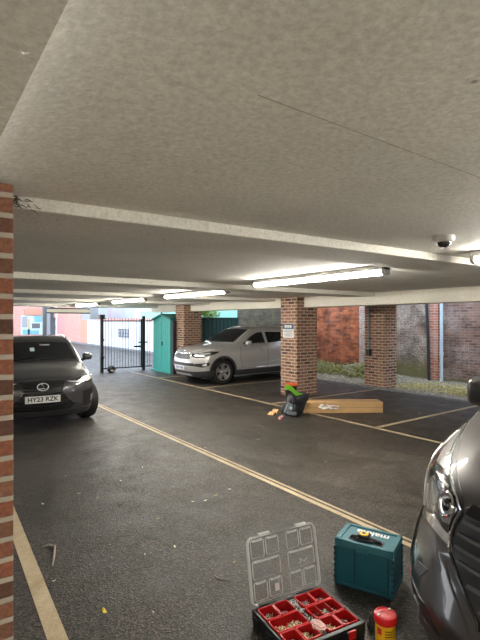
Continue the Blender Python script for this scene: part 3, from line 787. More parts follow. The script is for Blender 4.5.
def wheel(parent, c, s, side, r=.345, w=.225, rimr=.235, rim='alloy', spokes=5, steer=0., y=None):
    yc = side * (c.W / 2 - w / 2 - .02) if y is None else y
    t = bpy.data.objects.new('wheel', None); COL.objects.link(t); t.parent = parent; t.location = c.P(s, yc, r); t.rotation_euler = (0, 0, steer)
    B = MB(); h = w / 2
    prof = [(rimr, -h * .75), (rimr + .02, -h * .95), (r * .90, -h), (r * .975, -h * .82), (r, -h * .55), (r, h * .55), (r * .975, h * .82), (r * .90, h), (rimr + .02, h * .95), (rimr, h * .75)]
    B.lathe(prof, 40, axis='y', cap=False)
    B.lathe([(rimr, -h * .75), (rimr * .96, -h * .2), (rimr * .96, h * .2), (rimr, h * .75)], 40, axis='y', cap=False)
    B.build('tyre', 'tyre', t, smooth=True)
    B = MB(); sd = side
    B.lathe([(rimr * 1.01, sd * h * .80), (rimr * 1.0, sd * h * .88), (rimr * .93, sd * h * .86), (rimr * .90, sd * h * .5)], 40, axis='y', cap=False)
    for i in range(spokes):
        a = 2 * PI * i / spokes + .3
        for da in ((-.14, .14) if spokes == 5 else (0,)):
            ca, sa = math.cos(a + da), math.sin(a + da)
            p0 = Vector((ca * .035, sd * h * .66, sa * .035)); p1 = Vector((math.cos(a + da * 1.35) * rimr * .94, sd * h * .74, math.sin(a + da * 1.35) * rimr * .94))
            tv = (p1 - p0).normalized(); nv = Vector((0, sd, 0)); wv = tv.cross(nv).normalized()
            V0 = [p0 - wv * .03, p0 + wv * .03, p0 + wv * .03 - nv * .03, p0 - wv * .03 - nv * .03]
            V1 = [p1 - wv * .024, p1 + wv * .024, p1 + wv * .024 - nv * .03, p1 - wv * .024 - nv * .03]
            A = [B.bm.verts.new(p) for p in V0]; Z = [B.bm.verts.new(p) for p in V1]
            for k in range(4): B.face([A[k], A[(k + 1) % 4], Z[(k + 1) % 4], Z[k]])
            B.face(A); B.face(Z)
    B.lathe([(.001, sd * h * .80), (.04, sd * h * .80), (.055, sd * h * .72), (.06, sd * h * .4)], 20, axis='y', cap=False)
    B.build('rim', rim, t, smooth=True, angle=30)
    B = MB(); B.lathe([(.001, sd * h * .1), (rimr * .8, sd * h * .1), (rimr * .8, sd * h * .02), (.001, sd * h * .02)], 24, axis='y', cap=False); B.build('brake_disc', 'grey_plastic', t)
    return t

def body_obj(c, m, parent, **kw):
    V, F = c.mesh(**kw)
    me = bpy.data.meshes.new('body'); me.from_pydata(V, [], F); me.materials.append(M[m])
    bm = bmesh.new(); bm.from_mesh(me); bmesh.ops.recalc_face_normals(bm, faces=bm.faces); bm.to_mesh(me); bm.free()
    o = bpy.data.objects.new('body', me); COL.objects.link(o); o.parent = parent
    return o
def finish_body(o, angle=40):
    me = o.data; me.polygons.foreach_set('use_smooth', [True] * len(me.polygons)); me.set_sharp_from_angle(angle=math.radians(angle))
def well_liner(c, parent, wheels, r, w=.30):
    for s, z in wheels:
        for sd in (-1, 1):
            B = MB(); y0 = sd * (c.W / 2 - w); y1 = sd * (c.W / 2 - .035)
            B.lathe([(.02, y0), (r * .995, y0), (r * .995, y1)], 40, axis='y', cap=False, c=c.P(s, 0, z))
            bmesh.ops.delete(B.bm, geom=[q for q in B.bm.verts if q.co.z < .16], context='VERTS')
            B.build('wheel_well', 'black_plastic', parent)
def mirror(c, parent, s, y, z, m, side, size=(.11, .20, .15), stalk='black_plastic', mark=None):
    """door mirror: shell, glass, stalk (y = outer body surface)"""
    t = bpy.data.objects.new('door_mirror', None); COL.objects.link(t); t.parent = parent; t.location = c.P(s, side * y, z)
    a, b_, h = size
    B = MB(); bmesh.ops.create_cube(B.bm, size=1, matrix=Matrix.Translation((0, side * (b_ / 2 + .05), 0)) @ Matrix.Diagonal((a, b_, h, 1)))
    for v in B.bm.verts:
        if v.co.x > 0: v.co.z *= .75; v.co.y = side * (b_ / 2 + .05) + (v.co.y - side * (b_ / 2 + .05)) * .82
        if side * v.co.y > b_ / 2 + .05: v.co.z *= .88; v.co.x -= .02
    bmesh.ops.bevel(B.bm, geom=[e for e in B.bm.edges], offset=.045, segments=5, profile=.5, affect='EDGES', clamp_overlap=True)
    B.build('mirror_shell', m, t, smooth=True, angle=60)
    B = MB(); B.tube([(0, -side * .04, -h * .42), (0, side * .08, -h * .36), (0, side * .13, -h * .2)], [.03, .025, .02], 10); B.build('mirror_stalk', stalk, t, smooth=True)
    B = MB(); B.box(-a / 2 - .004, -a / 2 + .004, side * .07 if side > 0 else -(.03 + b_), (.03 + b_) if side > 0 else -.07, -h * .36, h * .36); B.build('mirror_glass', 'chrome', t, bevel=.002)
    return t
def number_plate(c, parent, s_face, z, txt, w=.52, h=.111, tilt=.0):
    x = c.L / 2 - s_face
    B = MB(); B.box(x - .008, x, -w / 2, w / 2, z - h / 2, z + h / 2); o = B.build('number_plate', 'plate_white', parent, bevel=.002)
    R = Matrix.Translation((x + .0015, 0, z)) @ Matrix.Rotation(PI / 2, 4, 'Z') @ Matrix.Rotation(PI / 2, 4, 'X')
    if txt: text_mesh(txt, .098, 'plate_text', 'plate_letters', o, R, .0015, .0022, 1.02)
    return o
# ---------------------------------------------------------------- dark grey crossover facing the camera
def dark_crossover():
    t = thing('crossover_car', 'dark grey crossover with white front number plate, facing the camera at left', 'car', (2.04, 9.95, 0), -PI / 2 - .14)
    c = Car(4.495, 1.84,
        top=[(0, .80), (.15, .855), (.6, .955), (1.15, 1.03), (1.32, 1.075), (2.05, 1.43), (2.3, 1.475), (2.9, 1.49), (3.7, 1.44), (4.2, 1.15), (4.495, 1.02)],
        nose=[(.15, .22), (.25, .10), (.40, .03), (.60, .0), (.72, .02), (.82, .10), (.95, .3), (1.2, .9)],
        tail=[(.2, .2), (.45, .02), (.8, .0), (1.05, .1), (1.3, .5), (1.5, .9)],
        section=[(.15, .88), (.3, .96), (.5, .99), (.68, 1.0), (.86, .965), (.97, .90), (1.25, .79), (1.48, .70), (1.6, .62)],
        taper=[(0, .90), (.5, .92), (1.3, .985), (1.8, 1.), (3.6, 1.), (4.495, .93)], plan=(.46, 3.2), crown=.06, k=.045)
    b = body_obj(c, 'car_dark', t, ns=130, na=120, ncap=44)
    WH = [(.92, .345), (3.56, .345)]
    c.wells(b, WH, .39); finish_body(b); well_liner(c, t, WH, .39)
    for i, (s, _) in enumerate(WH):
        for sd in (-1, 1): wheel(t, c, s, sd, .345, .225, .24, 'alloy_dark', 5, steer=.30 if i == 0 else 0)
    # arch cladding
    for s, z in WH:
        pts = [(s + x, .95, zz) for x, zz in arc(0, .345, .425, -.12, PI + .12, 24)] + [(s + x, .95, zz) for x, zz in arc(0, .345, .385, PI + .12, -.12, 24)]
        patch(c, 'arch_cladding', 'cladding', t, pts, (0, 1, 0), .008, .01, .05, both=True)
    fr = (1, 0, 0)
    # spindle grille
    G = [(.36, .805), (.30, .70), (.285, .64), (.37, .52), (.50, .42), (.47, .37), (.40, .335)]
    pts = [(0, y, z) for y, z in G] + [(0, -y, z) for y, z in G[::-1]]
    gr = patch(c, 'grille', 'black_plastic', t, pts, fr, .004, .02, .04)
    for k in range(9):
        z = .365 + k * .05
        w = np.interp(z, [.335, .37, .42, .52, .64, .70, .805], [.40, .47, .50, .37, .285, .30, .36]) - .02
        patch(c, 'grille_bar', 'black_gloss', gr, [(0, -w, z), (0, 0, z - .03), (0, w, z), (0, w, z + .014), (0, 0, z - .016), (0, -w, z + .014)], fr, .011, .0, .06)
    strip(c, 'grille_surround', 'chrome_dark', t, [(0, y, z) for y, z in G[:5]], fr, .010, both=True, off=.004)
    strip(c, 'grille_top_trim', 'grey_plastic', t, [(0, -.36, .81), (0, 0, .83), (0, .36, .81)], fr, .008, off=.002)
    # emblem: an oval ring with a slanted stroke
    x0 = c.bvh.ray_cast(Vector((6, 0, .725)), Vector((-1, 0, 0)))[0].x
    B = MB(); B.tube([(x0 + .022, .082 * math.cos(a), .725 + .058 * math.sin(a)) for a in np.linspace(0, 2 * PI, 32)], .008, 6, cap=False)
    em = B.build('emblem', 'drl', t, smooth=True)
    B = MB(); B.tube([(x0 + .022, -.02, .775), (x0 + .022, .03, .70), (x0 + .022, -.065, .695)], .009, 6); B.build('emblem_stroke', 'drl', em, smooth=True)
    number_plate(c, t, -.018, .53, 'HY23 RZK')
    B = MB(); B.box(c.L / 2 - .05, c.L / 2 + .008, -.27, .27, .47, .59); B.build('plate_holder', 'black_plastic', t)
    # headlights
    H = [(.1, .40, .785), (.05, .56, .755), (.2, .78, .735), (.45, .90, .77), (.6, .90, .845), (.4, .84, .865), (.2, .66, .845), (.08, .52, .81)]
    for sg in (1, -1):
        pass
    patch(c, 'headlight', 'lens_dark', t, H, (.8, .55, .1), .006, .01, .03, both=True)
    patch(c, 'headlight_lens', 'lens_bright', t, [(.1, .56, .775), (.2, .76, .76), (.42, .88, .79), (.4, .85, .845), (.2, .68, .825)], (.8, .55, .1), .010, .0, .03, both=True)
    patch(c, 'daytime_light', 'drl', t, [(.05, .41, .79), (.06, .52, .765), (.16, .70, .752), (.16, .70, .765), (.06, .54, .785)], (.8, .55, .1), .013, .0, .03, both=True)
    patch(c, 'daytime_light', 'drl', t, [(.2, .66, .835), (.4, .86, .855), (.5, .89, .845), (.4, .87, .835), (.2, .68, .82)], (.8, .55, .1), .013, .0, .03, both=True)
    # bumper: fog recess, lower lip
    patch(c, 'fog_recess', 'black_plastic', t, [(.1, .66, .61), (.3, .82, .64), (.4, .87, .60), (.4, .86, .40), (.2, .76, .33), (.1, .70, .38)], (.8, .5, 0), .004, .02, .03, both=True)
    patch(c, 'fog_lamp', 'lens', t, [(.3, .76, .52), (.3, .82, .53), (.3, .82, .42), (.3, .76, .41)], (.8, .5, 0), .012, .0, .03, both=True)
    patch(c, 'lower_lip', 'cladding', t, [(0, -.80, .25), (0, .80, .25), (0, .82, .31), (0, .42, .325), (0, -.42, .325), (0, -.82, .31)], fr, .010, .02, .05)
    strip(c, 'bumper_crease', 'black_gloss', t, [(.0, .52, .44), (.1, .64, .37), (.2, .72, .34)], (.9, .3, 0), .008, both=True)
    # bonnet lines
    up = (.25, 0, 1)
    strip(c, 'bonnet_gap', 'black_plastic', t, [(.14, 0, .9), (.16, .36, .9), (.3, .62, .9), (.7, .76, 1), (1.2, .80, 1.1)], up, .004, both=True, off=-.002)
    # windscreen and windows
    patch(c, 'windscreen', 'glass', t, [(1.30, -.70, 1.1), (1.22, -.35, 1.1), (1.2, 0, 1.1), (1.22, .35, 1.1), (1.30, .70, 1.1), (1.90, .585, 1.40), (1.87, 0, 1.42), (1.90, -.585, 1.40)], (.55, 0, 1), .005, .01, .05)
    patch(c, 'cowl', 'black_plastic', t, [(1.24, -.74, 1.1), (1.14, -.35, 1.1), (1.12, 0, 1.1), (1.14, .35, 1.1), (1.24, .74, 1.1), (1.30, .70, 1.1), (1.22, .35, 1.1), (1.2, 0, 1.1), (1.22, -.35, 1.1), (1.30, -.70, 1.1)], (.4, 0, 1), .006, .01, .05)
    strip(c, 'wiper', 'black_plastic', t, [(1.26, .05, 1.1), (1.36, .50, 1.1)], up, .007, off=.012)
    strip(c, 'wiper', 'black_plastic', t, [(1.26, -.5, 1.1), (1.36, -.02, 1.1)], up, .007, off=.012)
    SW = [(1.55, .8, 1.07), (2.2, .8, 1.39), (3.2, .8, 1.40), (3.9, .8, 1.20), (3.95, .8, 1.1)]
    patch(c, 'side_windows', 'glass', t, SW, (0, 1, .2), .004, .01, .06, both=True)
    for sd in (1, -1): mirror(c, t, 1.62, .80, 1.07, 'car_dark', sd, (.13, .20, .16))
    strip(c, 'roof_rail', 'black_gloss', t, [(2.05, .60, 1.5), (3.0, .60, 1.5), (3.8, .56, 1.5)], (0, 0, 1), .014, both=True, off=.02)
    # what shows through the windscreen: paper stickers and rear view mirror
    patch(c, 'tax_disc', 'pale_cyan', t, [(1.58, -.10, 1.2), (1.58, -.02, 1.2), (1.68, -.02, 1.3), (1.68, -.10, 1.3)], (.55, 0, 1), .008, .0, .05)
    patch(c, 'sensor_housing', 'shop_mid', t, [(1.78, .08, 1.3), (1.78, .26, 1.3), (1.84, .26, 1.3), (1.84, .08, 1.3)], (.55, 0, 1), .008, .0, .05)
    return t
dark_crossover()

# ---------------------------------------------------------------- silver SUV behind the pillar
def silver_suv():
    t = thing('suv_car', 'silver sport utility car parked between the two brick pillars', 'car', (6.25 + 4.44 / 2, 11.50, 0), PI)
    c = Car(4.44, 1.855,
        top=[(0, .90), (.12, .955), (.45, 1.04), (1.1, 1.13), (1.3, 1.19), (2.0, 1.56), (2.3, 1.615), (2.9, 1.625), (3.8, 1.56), (4.15, 1.25), (4.44, 1.05)],
        nose=[(.15, .2), (.28, .08), (.5, .0), (.68, .01), (.85, .07), (.98, .2), (1.2, .8)],
        tail=[(.2, .2), (.5, .0), (.9, .02), (1.15, .12), (1.4, .45), (1.6, .8)],
        section=[(.15, .90), (.3, .97), (.5, .985), (.72, 1.0), (.92, .985), (1.06, .93), (1.35, .80), (1.58, .70), (1.7, .62)],
        taper=[(0, .97), (.8, 1.), (3.6, 1.), (4.44, .93)], plan=(.38, 3.), crown=.06, k=.05)
    b = body_obj(c, 'car_silver', t, ns=120, na=110, ncap=40)
    WH = [(.88, .35), (3.52, .35)]
    c.wells(b, WH, .40); finish_body(b); well_liner(c, t, WH, .40)
    for s, _ in WH:
        for sd in (-1, 1): wheel(t, c, s, sd, .35, .23, .235, 'alloy', 5)
    for s, z in WH:
        pts = [(s + x, .95, zz) for x, zz in arc(0, .35, .455, -.25, PI + .25, 24)] + [(s + x, .95, zz) for x, zz in arc(0, .35, .395, PI + .25, -.25, 24)]
        patch(c, 'arch_cladding', 'cladding', t, pts, (0, 1, 0), .010, .01, .05, both=True)
    patch(c, 'sill_cladding', 'cladding', t, [(1.28, .95, .24), (3.1, .95, .24), (3.1, .95, .40), (1.28, .95, .38)], (0, 1, 0), .008, .01, .06, both=True)
    patch(c, 'rear_cladding', 'cladding', t, [(3.95, .95, .24), (4.4, .9, .24), (4.4, .9, .46), (3.95, .95, .44)], (-.3, 1, 0), .008, .01, .06, both=True)
    strip(c, 'sill_trim', 'chrome', t, [(1.3, .95, .42), (3.1, .95, .44)], (0, 1, 0), .008, both=True)
    fr = (1, 0, 0)
    patch(c, 'front_cladding', 'cladding', t, [(0, -.86, .22), (0, .86, .22), (0, .88, .40), (0, .55, .37), (0, -.55, .37), (0, -.88, .40)], fr, .008, .02, .05)
    patch(c, 'front_cladding', 'cladding', t, [(.3, .80, .24), (.6, .93, .24), (.6, .93, .42), (.3, .80, .40)], (.6, 1, 0), .008, .02, .05, both=True)
    patch(c, 'skid_plate', 'shop_mid', t, [(0, -.45, .25), (0, .45, .25), (0, .40, .31), (0, -.40, .31)], fr, .013, .0, .05)
    g = patch(c, 'grille', 'black_plastic', t, [(0, -.44, .73), (0, 0, .70), (0, .44, .73), (0, .42, .87), (0, .12, .86), (0, 0, .845), (0, -.12, .86), (0, -.42, .87)], fr, .004, .02, .05)
    for k in range(4): patch(c, 'grille_bar', 'grey_plastic', g, [(0, -.38, .745 + k * .026), (0, .38, .745 + k * .026), (0, .38, .753 + k * .026), (0, -.38, .753 + k * .026)], fr, .010, .0, .06)
    strip(c, 'grille_surround', 'chrome', t, [(0, -.44, .73), (0, 0, .70), (0, .44, .73), (0, .42, .875), (0, .12, .865), (0, 0, .845), (0, -.12, .865), (0, -.42, .875)], fr, .012, closed=True, off=.003)
    x0 = c.bvh.ray_cast(Vector((6, 0, .915)), Vector((-1, 0, 0)))[0].x
    B = MB(); B.lathe([(.001, x0 + .012), (.05, x0 + .012), (.06, x0 + .002)], 24, axis='x', cap=False, c=(0, 0, .915)); B.build('emblem', 'chrome', t, smooth=True)
    patch(c, 'lower_intake', 'black_plastic', t, [(0, -.62, .53), (0, .62, .53), (0, .58, .61), (0, -.58, .61)], fr, .004, .02, .05)
    number_plate(c, t, -.02, .47, None)
    x = c.L / 2 + .021
    for k, yy in enumerate((-.2, -.14, -.08, -.01, .07, .13, .19)):
        B = MB(); B.box(x, x + .002, yy - .018, yy + .018, .435, .505); B.build('plate_character', 'sign_blue', t)
    patch(c, 'headlight', 'lens_dark', t, [(.1, .47, .80), (.15, .60, .76), (.3, .80, .77), (.6, .915, .86), (.75, .92, .93), (.5, .86, .935), (.25, .68, .90), (.1, .50, .87)], (.75, .65, .1), .006, .01, .03, both=True)
    patch(c, 'headlight_lens', 'lens', t, [(.15, .56, .80), (.3, .76, .80), (.5, .86, .85), (.5, .86, .905), (.25, .68, .88), (.12, .54, .86)], (.75, .65, .1), .011, .0, .03, both=True)
    patch(c, 'fog_recess', 'black_plastic', t, [(.1, .60, .53), (.3, .78, .50), (.45, .88, .56), (.45, .88, .64), (.25, .72, .61), (.1, .62, .60)], (.75, .6, 0), .005, .02, .03, both=True)
    patch(c, 'fog_lamp', 'lens_bright', t, [(.3, .76, .53), (.4, .84, .56), (.4, .84, .61), (.3, .76, .59)], (.75, .6, 0), .011, .0, .03, both=True)
    up = (.25, 0, 1)
    strip(c, 'bonnet_gap', 'black_plastic', t, [(.10, 0, 1), (.12, .42, 1), (.3, .68, 1), (.8, .80, 1.1), (1.25, .82, 1.1)], up, .004, both=True, off=-.002)
    patch(c, 'windscreen', 'glass', t, [(1.30, -.73, 1.2), (1.2, -.35, 1.2), (1.18, 0, 1.2), (1.2, .35, 1.2), (1.30, .73, 1.2), (1.98, .58, 1.5), (1.96, 0, 1.55), (1.98, -.58, 1.5)], (.55, 0, 1), .005, .01, .05)
    patch(c, 'roof_panel', 'black_gloss', t, [(2.02, -.5, 1.6), (2.02, .5, 1.6), (2.9, .52, 1.7), (2.9, -.52, 1.7)], (0, 0, 1), .004, .01, .08)
    sd = (0, 1, .25)
    patch(c, 'front_side_window', 'glass', t, [(1.60, .8, 1.115), (2.44, .8, 1.12), (2.40, .8, 1.47), (2.20, .8, 1.455), (1.95, .8, 1.34)], sd, .005, .01, .05, both=True)
    patch(c, 'rear_side_window', 'glass', t, [(2.54, .8, 1.12), (3.38, .8, 1.15), (3.50, .8, 1.38), (3.3, .8, 1.46), (2.52, .8, 1.475)], sd, .005, .01, .05, both=True)
    patch(c, 'quarter_window', 'glass', t, [(3.45, .8, 1.16), (3.9, .8, 1.24), (3.85, .8, 1.38), (3.56, .8, 1.40)], sd, .005, .01, .05, both=True)
    strip(c, 'window_trim', 'chrome', t, [(1.55, .8, 1.10), (2.5, .8, 1.105), (3.9, .8, 1.20)], sd, .007, both=True)
    for pts in ([(1.50, .95, 1.05), (1.44, .95, .80), (1.52, .95, .50), (1.56, .95, .42)], [(2.48, .95, 1.10), (2.50, .95, .80), (2.47, .95, .42)], [(3.42, .95, 1.14), (3.40, .95, .85), (3.15, .95, .72), (3.08, .95, .45)]):
        strip(c, 'door_gap', 'black_plastic', t, pts, (0, 1, 0), .004, both=True, off=-.001)
    for s in (2.26, 3.18):
        for sg in (1, -1):
            y = c.bvh.ray_cast(c.P(s, sg * 3, .95), Vector((0, -sg, 0)))[0].y
            B = MB(); B.box(c.L / 2 - s - .10, c.L / 2 - s + .10, y - .02, y + .02, .93, .965); B.build('door_handle', 'chrome', t, bevel=.01, smooth=True)
            B = MB(); B.ball((c.L / 2 - s - .0, y - sg * .01, .947), .05, 1.2, .3, .7, sub=2); B.build('handle_recess', 'grey_plastic', t, smooth=True)
    strip(c, 'body_crease', 'car_silver', t, [(1.6, .95, .52), (2.4, .95, .55), (3.1, .95, .60)], (0, 1, 0), .012, both=True)
    for k in (1, -1): mirror(c, t, 1.68, .83, 1.14, 'car_silver', k, (.14, .20, .17))
    for sg in (1, -1):
        strip(c, 'roof_rail', 'chrome', t, [(2.2, sg * .60, 1.6), (3.0, sg * .60, 1.6), (3.75, sg * .56, 1.6)], (0, 0, 1), .016, off=.03)
    patch(c, 'tail_light', 'red_bright', t, [(4.15, .85, 1.0), (4.5, .7, .92), (4.5, .7, 1.08), (4.15, .85, 1.12)], (-.6, 1, 0), .006, .01, .04, both=True)
    return t
silver_suv()
# ---------------------------------------------------------------- warm grey SUV at the right edge
def near_suv():
    t = thing('grey_suv', 'warm grey metallic car whose headlight and grille fill the right edge', 'car', (NX + 4.38 / 2, NY, 0), PI)
    c = Car(4.38, 1.84,
        top=[(0, .95), (.06, 1.0), (.2, 1.05), (.5, 1.11), (1.0, 1.21), (1.3, 1.30), (2.1, 1.60), (2.5, 1.65), (3.0, 1.66), (3.8, 1.50), (4.15, 1.2), (4.38, 1.05)],
        nose=[(.15, .10), (.25, .02), (.35, .0), (.58, .0), (.66, .03), (.76, .04), (.88, .07), (.97, .15), (1.2, .8)],
        tail=[(.2, .2), (.5, .0), (.9, .02), (1.15, .12), (1.4, .45), (1.6, .8)],
        section=[(.15, .96), (.3, 1.0), (.45, 1.01), (.60, 1.01), (.68, .985), (.80, .98), (.90, .965), (1.0, .95), (1.1, .94), (1.2, .93), (1.35, .84), (1.55, .69), (1.7, .6)],
        taper=[(0, .90), (.5, .955), (1.0, 1.), (3.6, 1.), (4.38, .93)], plan=(.60, 2.8), crown=.02, k=.045,
        extra=lambda s, y, z: -.11 * np.clip((.62 - z) / .25, 0, 1))
    b = body_obj(c, 'car_grey', t, ns=110, na=150, ncap=60)
    WH = [(.90, .345), (3.55, .345)]
    c.wells(b, WH, .40); finish_body(b); well_liner(c, t, WH, .40)
    for s, _ in WH:
        for sd in (-1, 1): wheel(t, c, s, sd, .345, .225, .24, 'alloy', 5)
    for s, z in WH:
        pts = [(s + x, .95, zz) for x, zz in arc(0, .345, .45, -.2, PI + .2, 24)] + [(s + x, .95, zz) for x, zz in arc(0, .345, .395, PI + .2, -.2, 24)]
        patch(c, 'arch_cladding', 'cladding', t, pts, (0, 1, 0), .010, .01, .05, both=True)
    patch(c, 'sill_cladding', 'cladding', t, [(1.28, .95, .24), (3.1, .95, .24), (3.1, .95, .38), (1.28, .95, .36)], (0, 1, 0), .008, .01, .06, both=True)
    fr = (1, 0, 0); dg = (.75, .62, .15)
    # grille: black recess, horizontal slats, chrome edge
    G = [(.40, .845), (.435, .783), (.455, .698), (.453, .639), (.416, .608), (.376, .576), (.331, .544), (.289, .506), (.247, .472), (.235, .44)]
    g = patch(c, 'grille', 'black_plastic', t, [(0, y, z) for y, z in G] + [(0, -y, z) for y, z in G[::-1]], fr, .004, .03, .03)
    gz = [q[1] for q in G[::-1]]; gy = [q[0] for q in G[::-1]]
    for k in range(6):
        z = .50 + k * .062; w = float(np.interp(z, gz, gy)) - .035
        patch(c, 'grille_slat', 'grey_plastic', g, [(0, -w, z), (0, w, z), (0, w - .01, z + .016), (0, -w + .01, z + .016)], fr, .022, .0, .05)
        for q in (-.30, -.15, 0, .15, .30):
            if abs(q) < w - .03: patch(c, 'grille_web', 'grey_plastic', g, [(0, q - .006, z), (0, q + .006, z), (0, q + .014, z - .046), (0, q + .002, z - .046)], fr, .012, .0, .05)
    strip(c, 'grille_surround', 'black_gloss', t, [(0, y, z) for y, z in G], fr, .009, both=True, off=.004)
    patch(c, 'grille_header', 'black_gloss', t, [(0, -.39, .848), (0, .39, .848), (0, .36, .90), (0, 0, .905), (0, -.36, .90)], fr, .006, .02, .05)
    # headlight
    H = HL
    hl = patch(c, 'headlight', 'lens_dark', t, H['out'], dg, .004, .02, .025, both=True)
    for key, m_, of in (('upper', 'lens_bright', .009), ('side', 'lens', .008), ('proj', 'lens_dark', .010), ('bowl', 'lens', .013), ('fin', 'lens_bright', .013), ('fin2', 'lens_bright', .013), ('band', 'lens_bright', .013), ('blade', 'lens_bright', .011), ('blade2', 'lens_bright', .012)):
        if key in H: patch(c, {'upper': 'indicator_lens', 'side': 'side_lens', 'proj': 'projector_bowl', 'bowl': 'inner_bowl', 'fin': 'reflector', 'fin2': 'reflector', 'band': 'daytime_light', 'blade': 'reflector', 'blade2': 'reflector'}[key], m_, t, H[key], dg, of, .0, .02, both=True)
    for sg in (1, -1):
        loc, n, _, _ = c.bvh.ray_cast(c.P(*[H['bulb'][0], H['bulb'][1] * sg, H['bulb'][2]]) + Vector((dg[0], dg[1] * sg, dg[2])) * 3, -Vector((dg[0], dg[1] * sg, dg[2])))
        R = n.to_track_quat('Z', 'Y').to_matrix()
        if n.dot(Vector((dg[0], dg[1] * sg, dg[2]))) < 0: R = (-n).to_track_quat('Z', 'Y').to_matrix()
        B = MB(); B.lathe([(.062, .004), (.066, .014), (.058, .020), (.052, .012), (.035, .010), (.012, .006), (.001, .006)], 28, cap=False)
        for v in B.bm.verts: v.co = R @ v.co + loc
        B.build('projector_ring', 'chrome', t, smooth=True)
        B = MB(); B.ball((0, 0, 0), .034, 1, 1, .5, sub=3)
        for v in B.bm.verts: v.co = R @ (v.co + Vector((0, 0, .012))) + loc
        B.build('projector_lens', 'black_gloss', t, smooth=True)
    strip(c, 'lens_glint', 'lens_bright', t, [(.41, .80, .69), (.44, .815, .76), (.48, .825, .84), (.54, .83, .92), (.66, .825, .99), (.85, .81, 1.06)], dg, .008, both=True, off=.004)  # bright strip stands for the reflection along the outer lens edge
    strip(c, 'headlight_rim', 'chrome', t, H['rim'], dg, .006, both=True, off=.006)
    strip(c, 'headlight_seal', 'black_plastic', t, H['out'], dg, .006, both=True, closed=True, off=.0)
    strip(c, 'chrome_blade', 'chrome', t, H['chrome'], (.9, .3, .1), .007, both=True, off=.008)
    strip(c, 'bonnet_gap', 'black_plastic', t, H['gap'], (.35, .3, 1), .005, both=True, off=-.001)
    # bumper: crease, washer cap, fog pocket, lower lip
    strip(c, 'bumper_crease', 'car_grey', t, [(.09, .477, .591), (-.01, .367, .493), (-.05, .303, .442), (-.077, .268, .401)], (.9, .3, 0), .010, both=True, off=-.004)
    patch(c, 'washer_cap', 'grey_plastic', t, [(0.243, 0.748, 0.409), (0.203, 0.691, 0.469), (0.104, 0.586, 0.500), (0.127, 0.631, 0.434)], (.7, .7, 0), .005, .0, .02, both=True)
    patch(c, 'fog_pocket', 'black_plastic', t, [(.25, .76, .34), (.217, .737, .35), (0.034, 0.551, 0.365), (-0.025, 0.437, 0.30), (.0, .45, .22), (.2, .74, .22)], (.8, .6, 0), .006, .02, .03, both=True)
    patch(c, 'fog_lamp', 'lens', t, [(.1, .60, .31), (.15, .66, .32), (.15, .66, .26), (.1, .60, .25)], (.7, .7, 0), .014, .0, .03, both=True)
    patch(c, 'lower_lip', 'cladding', t, [(0, -.80, .23), (0, .80, .23), (0, .82, .27), (0, .3, .30), (0, -.3, .30), (0, -.82, .27)], fr, .010, .02, .05)
    patch(c, 'side_reflector', 'red_bright', t, [(.36, .95, .24), (.44, .95, .24), (.44, .95, .29), (.36, .95, .29)], (.3, 1, 0), .008, .0, .03, both=True)
    patch(c, 'windscreen', 'glass', t, [(1.42, -.74, 1.2), (1.24, -.35, 1.2), (1.22, 0, 1.2), (1.24, .35, 1.2), (1.42, .74, 1.2), (2.08, .58, 1.5), (2.06, 0, 1.55), (2.08, -.58, 1.5)], (.55, 0, 1), .005, .01, .05)
    patch(c, 'cowl', 'black_plastic', t, [(1.28, -.77, 1.1), (1.17, -.35, 1.1), (1.15, 0, 1.1), (1.17, .35, 1.1), (1.28, .77, 1.1), (1.34, .74, 1.1), (1.24, .35, 1.1), (1.22, 0, 1.1), (1.24, -.35, 1.1), (1.34, -.74, 1.1)], (.4, 0, 1), .007, .01, .05)
    patch(c, 'side_windows', 'glass', t, [(1.6, .8, 1.11), (2.3, .8, 1.45), (3.3, .8, 1.46), (3.9, .8, 1.28), (3.9, .8, 1.16)], (0, 1, .2), .004, .01, .06, both=True)
    for pts in ([(1.35, .95, 1.0), (1.30, .95, .75), (1.42, .95, .42)], [(2.45, .95, 1.08), (2.47, .95, .8), (2.45, .95, .42)], [(3.4, .95, 1.08), (3.35, .95, .8), (3.1, .95, .45)]):
        strip(c, 'door_gap', 'black_plastic', t, pts, (0, 1, 0), .004, both=True, off=-.001)
    for k in (1, -1):
        mr = mirror(c, t, MS[0], MS[1], MS[2], 'car_grey', k, (.16, .21, .275), 'black_plastic')
        B = MB(); B.box(-.02, .062, k * .06 if k > 0 else -.20, .20 if k > 0 else -.06, -.032, -.026); B.build('mirror_seam', 'chrome', mr)
    number_plate(c, t, .06, .36, None)
    return t, c
NX, NY = 2.05, .745
MS = (1.50, .84, 1.235)
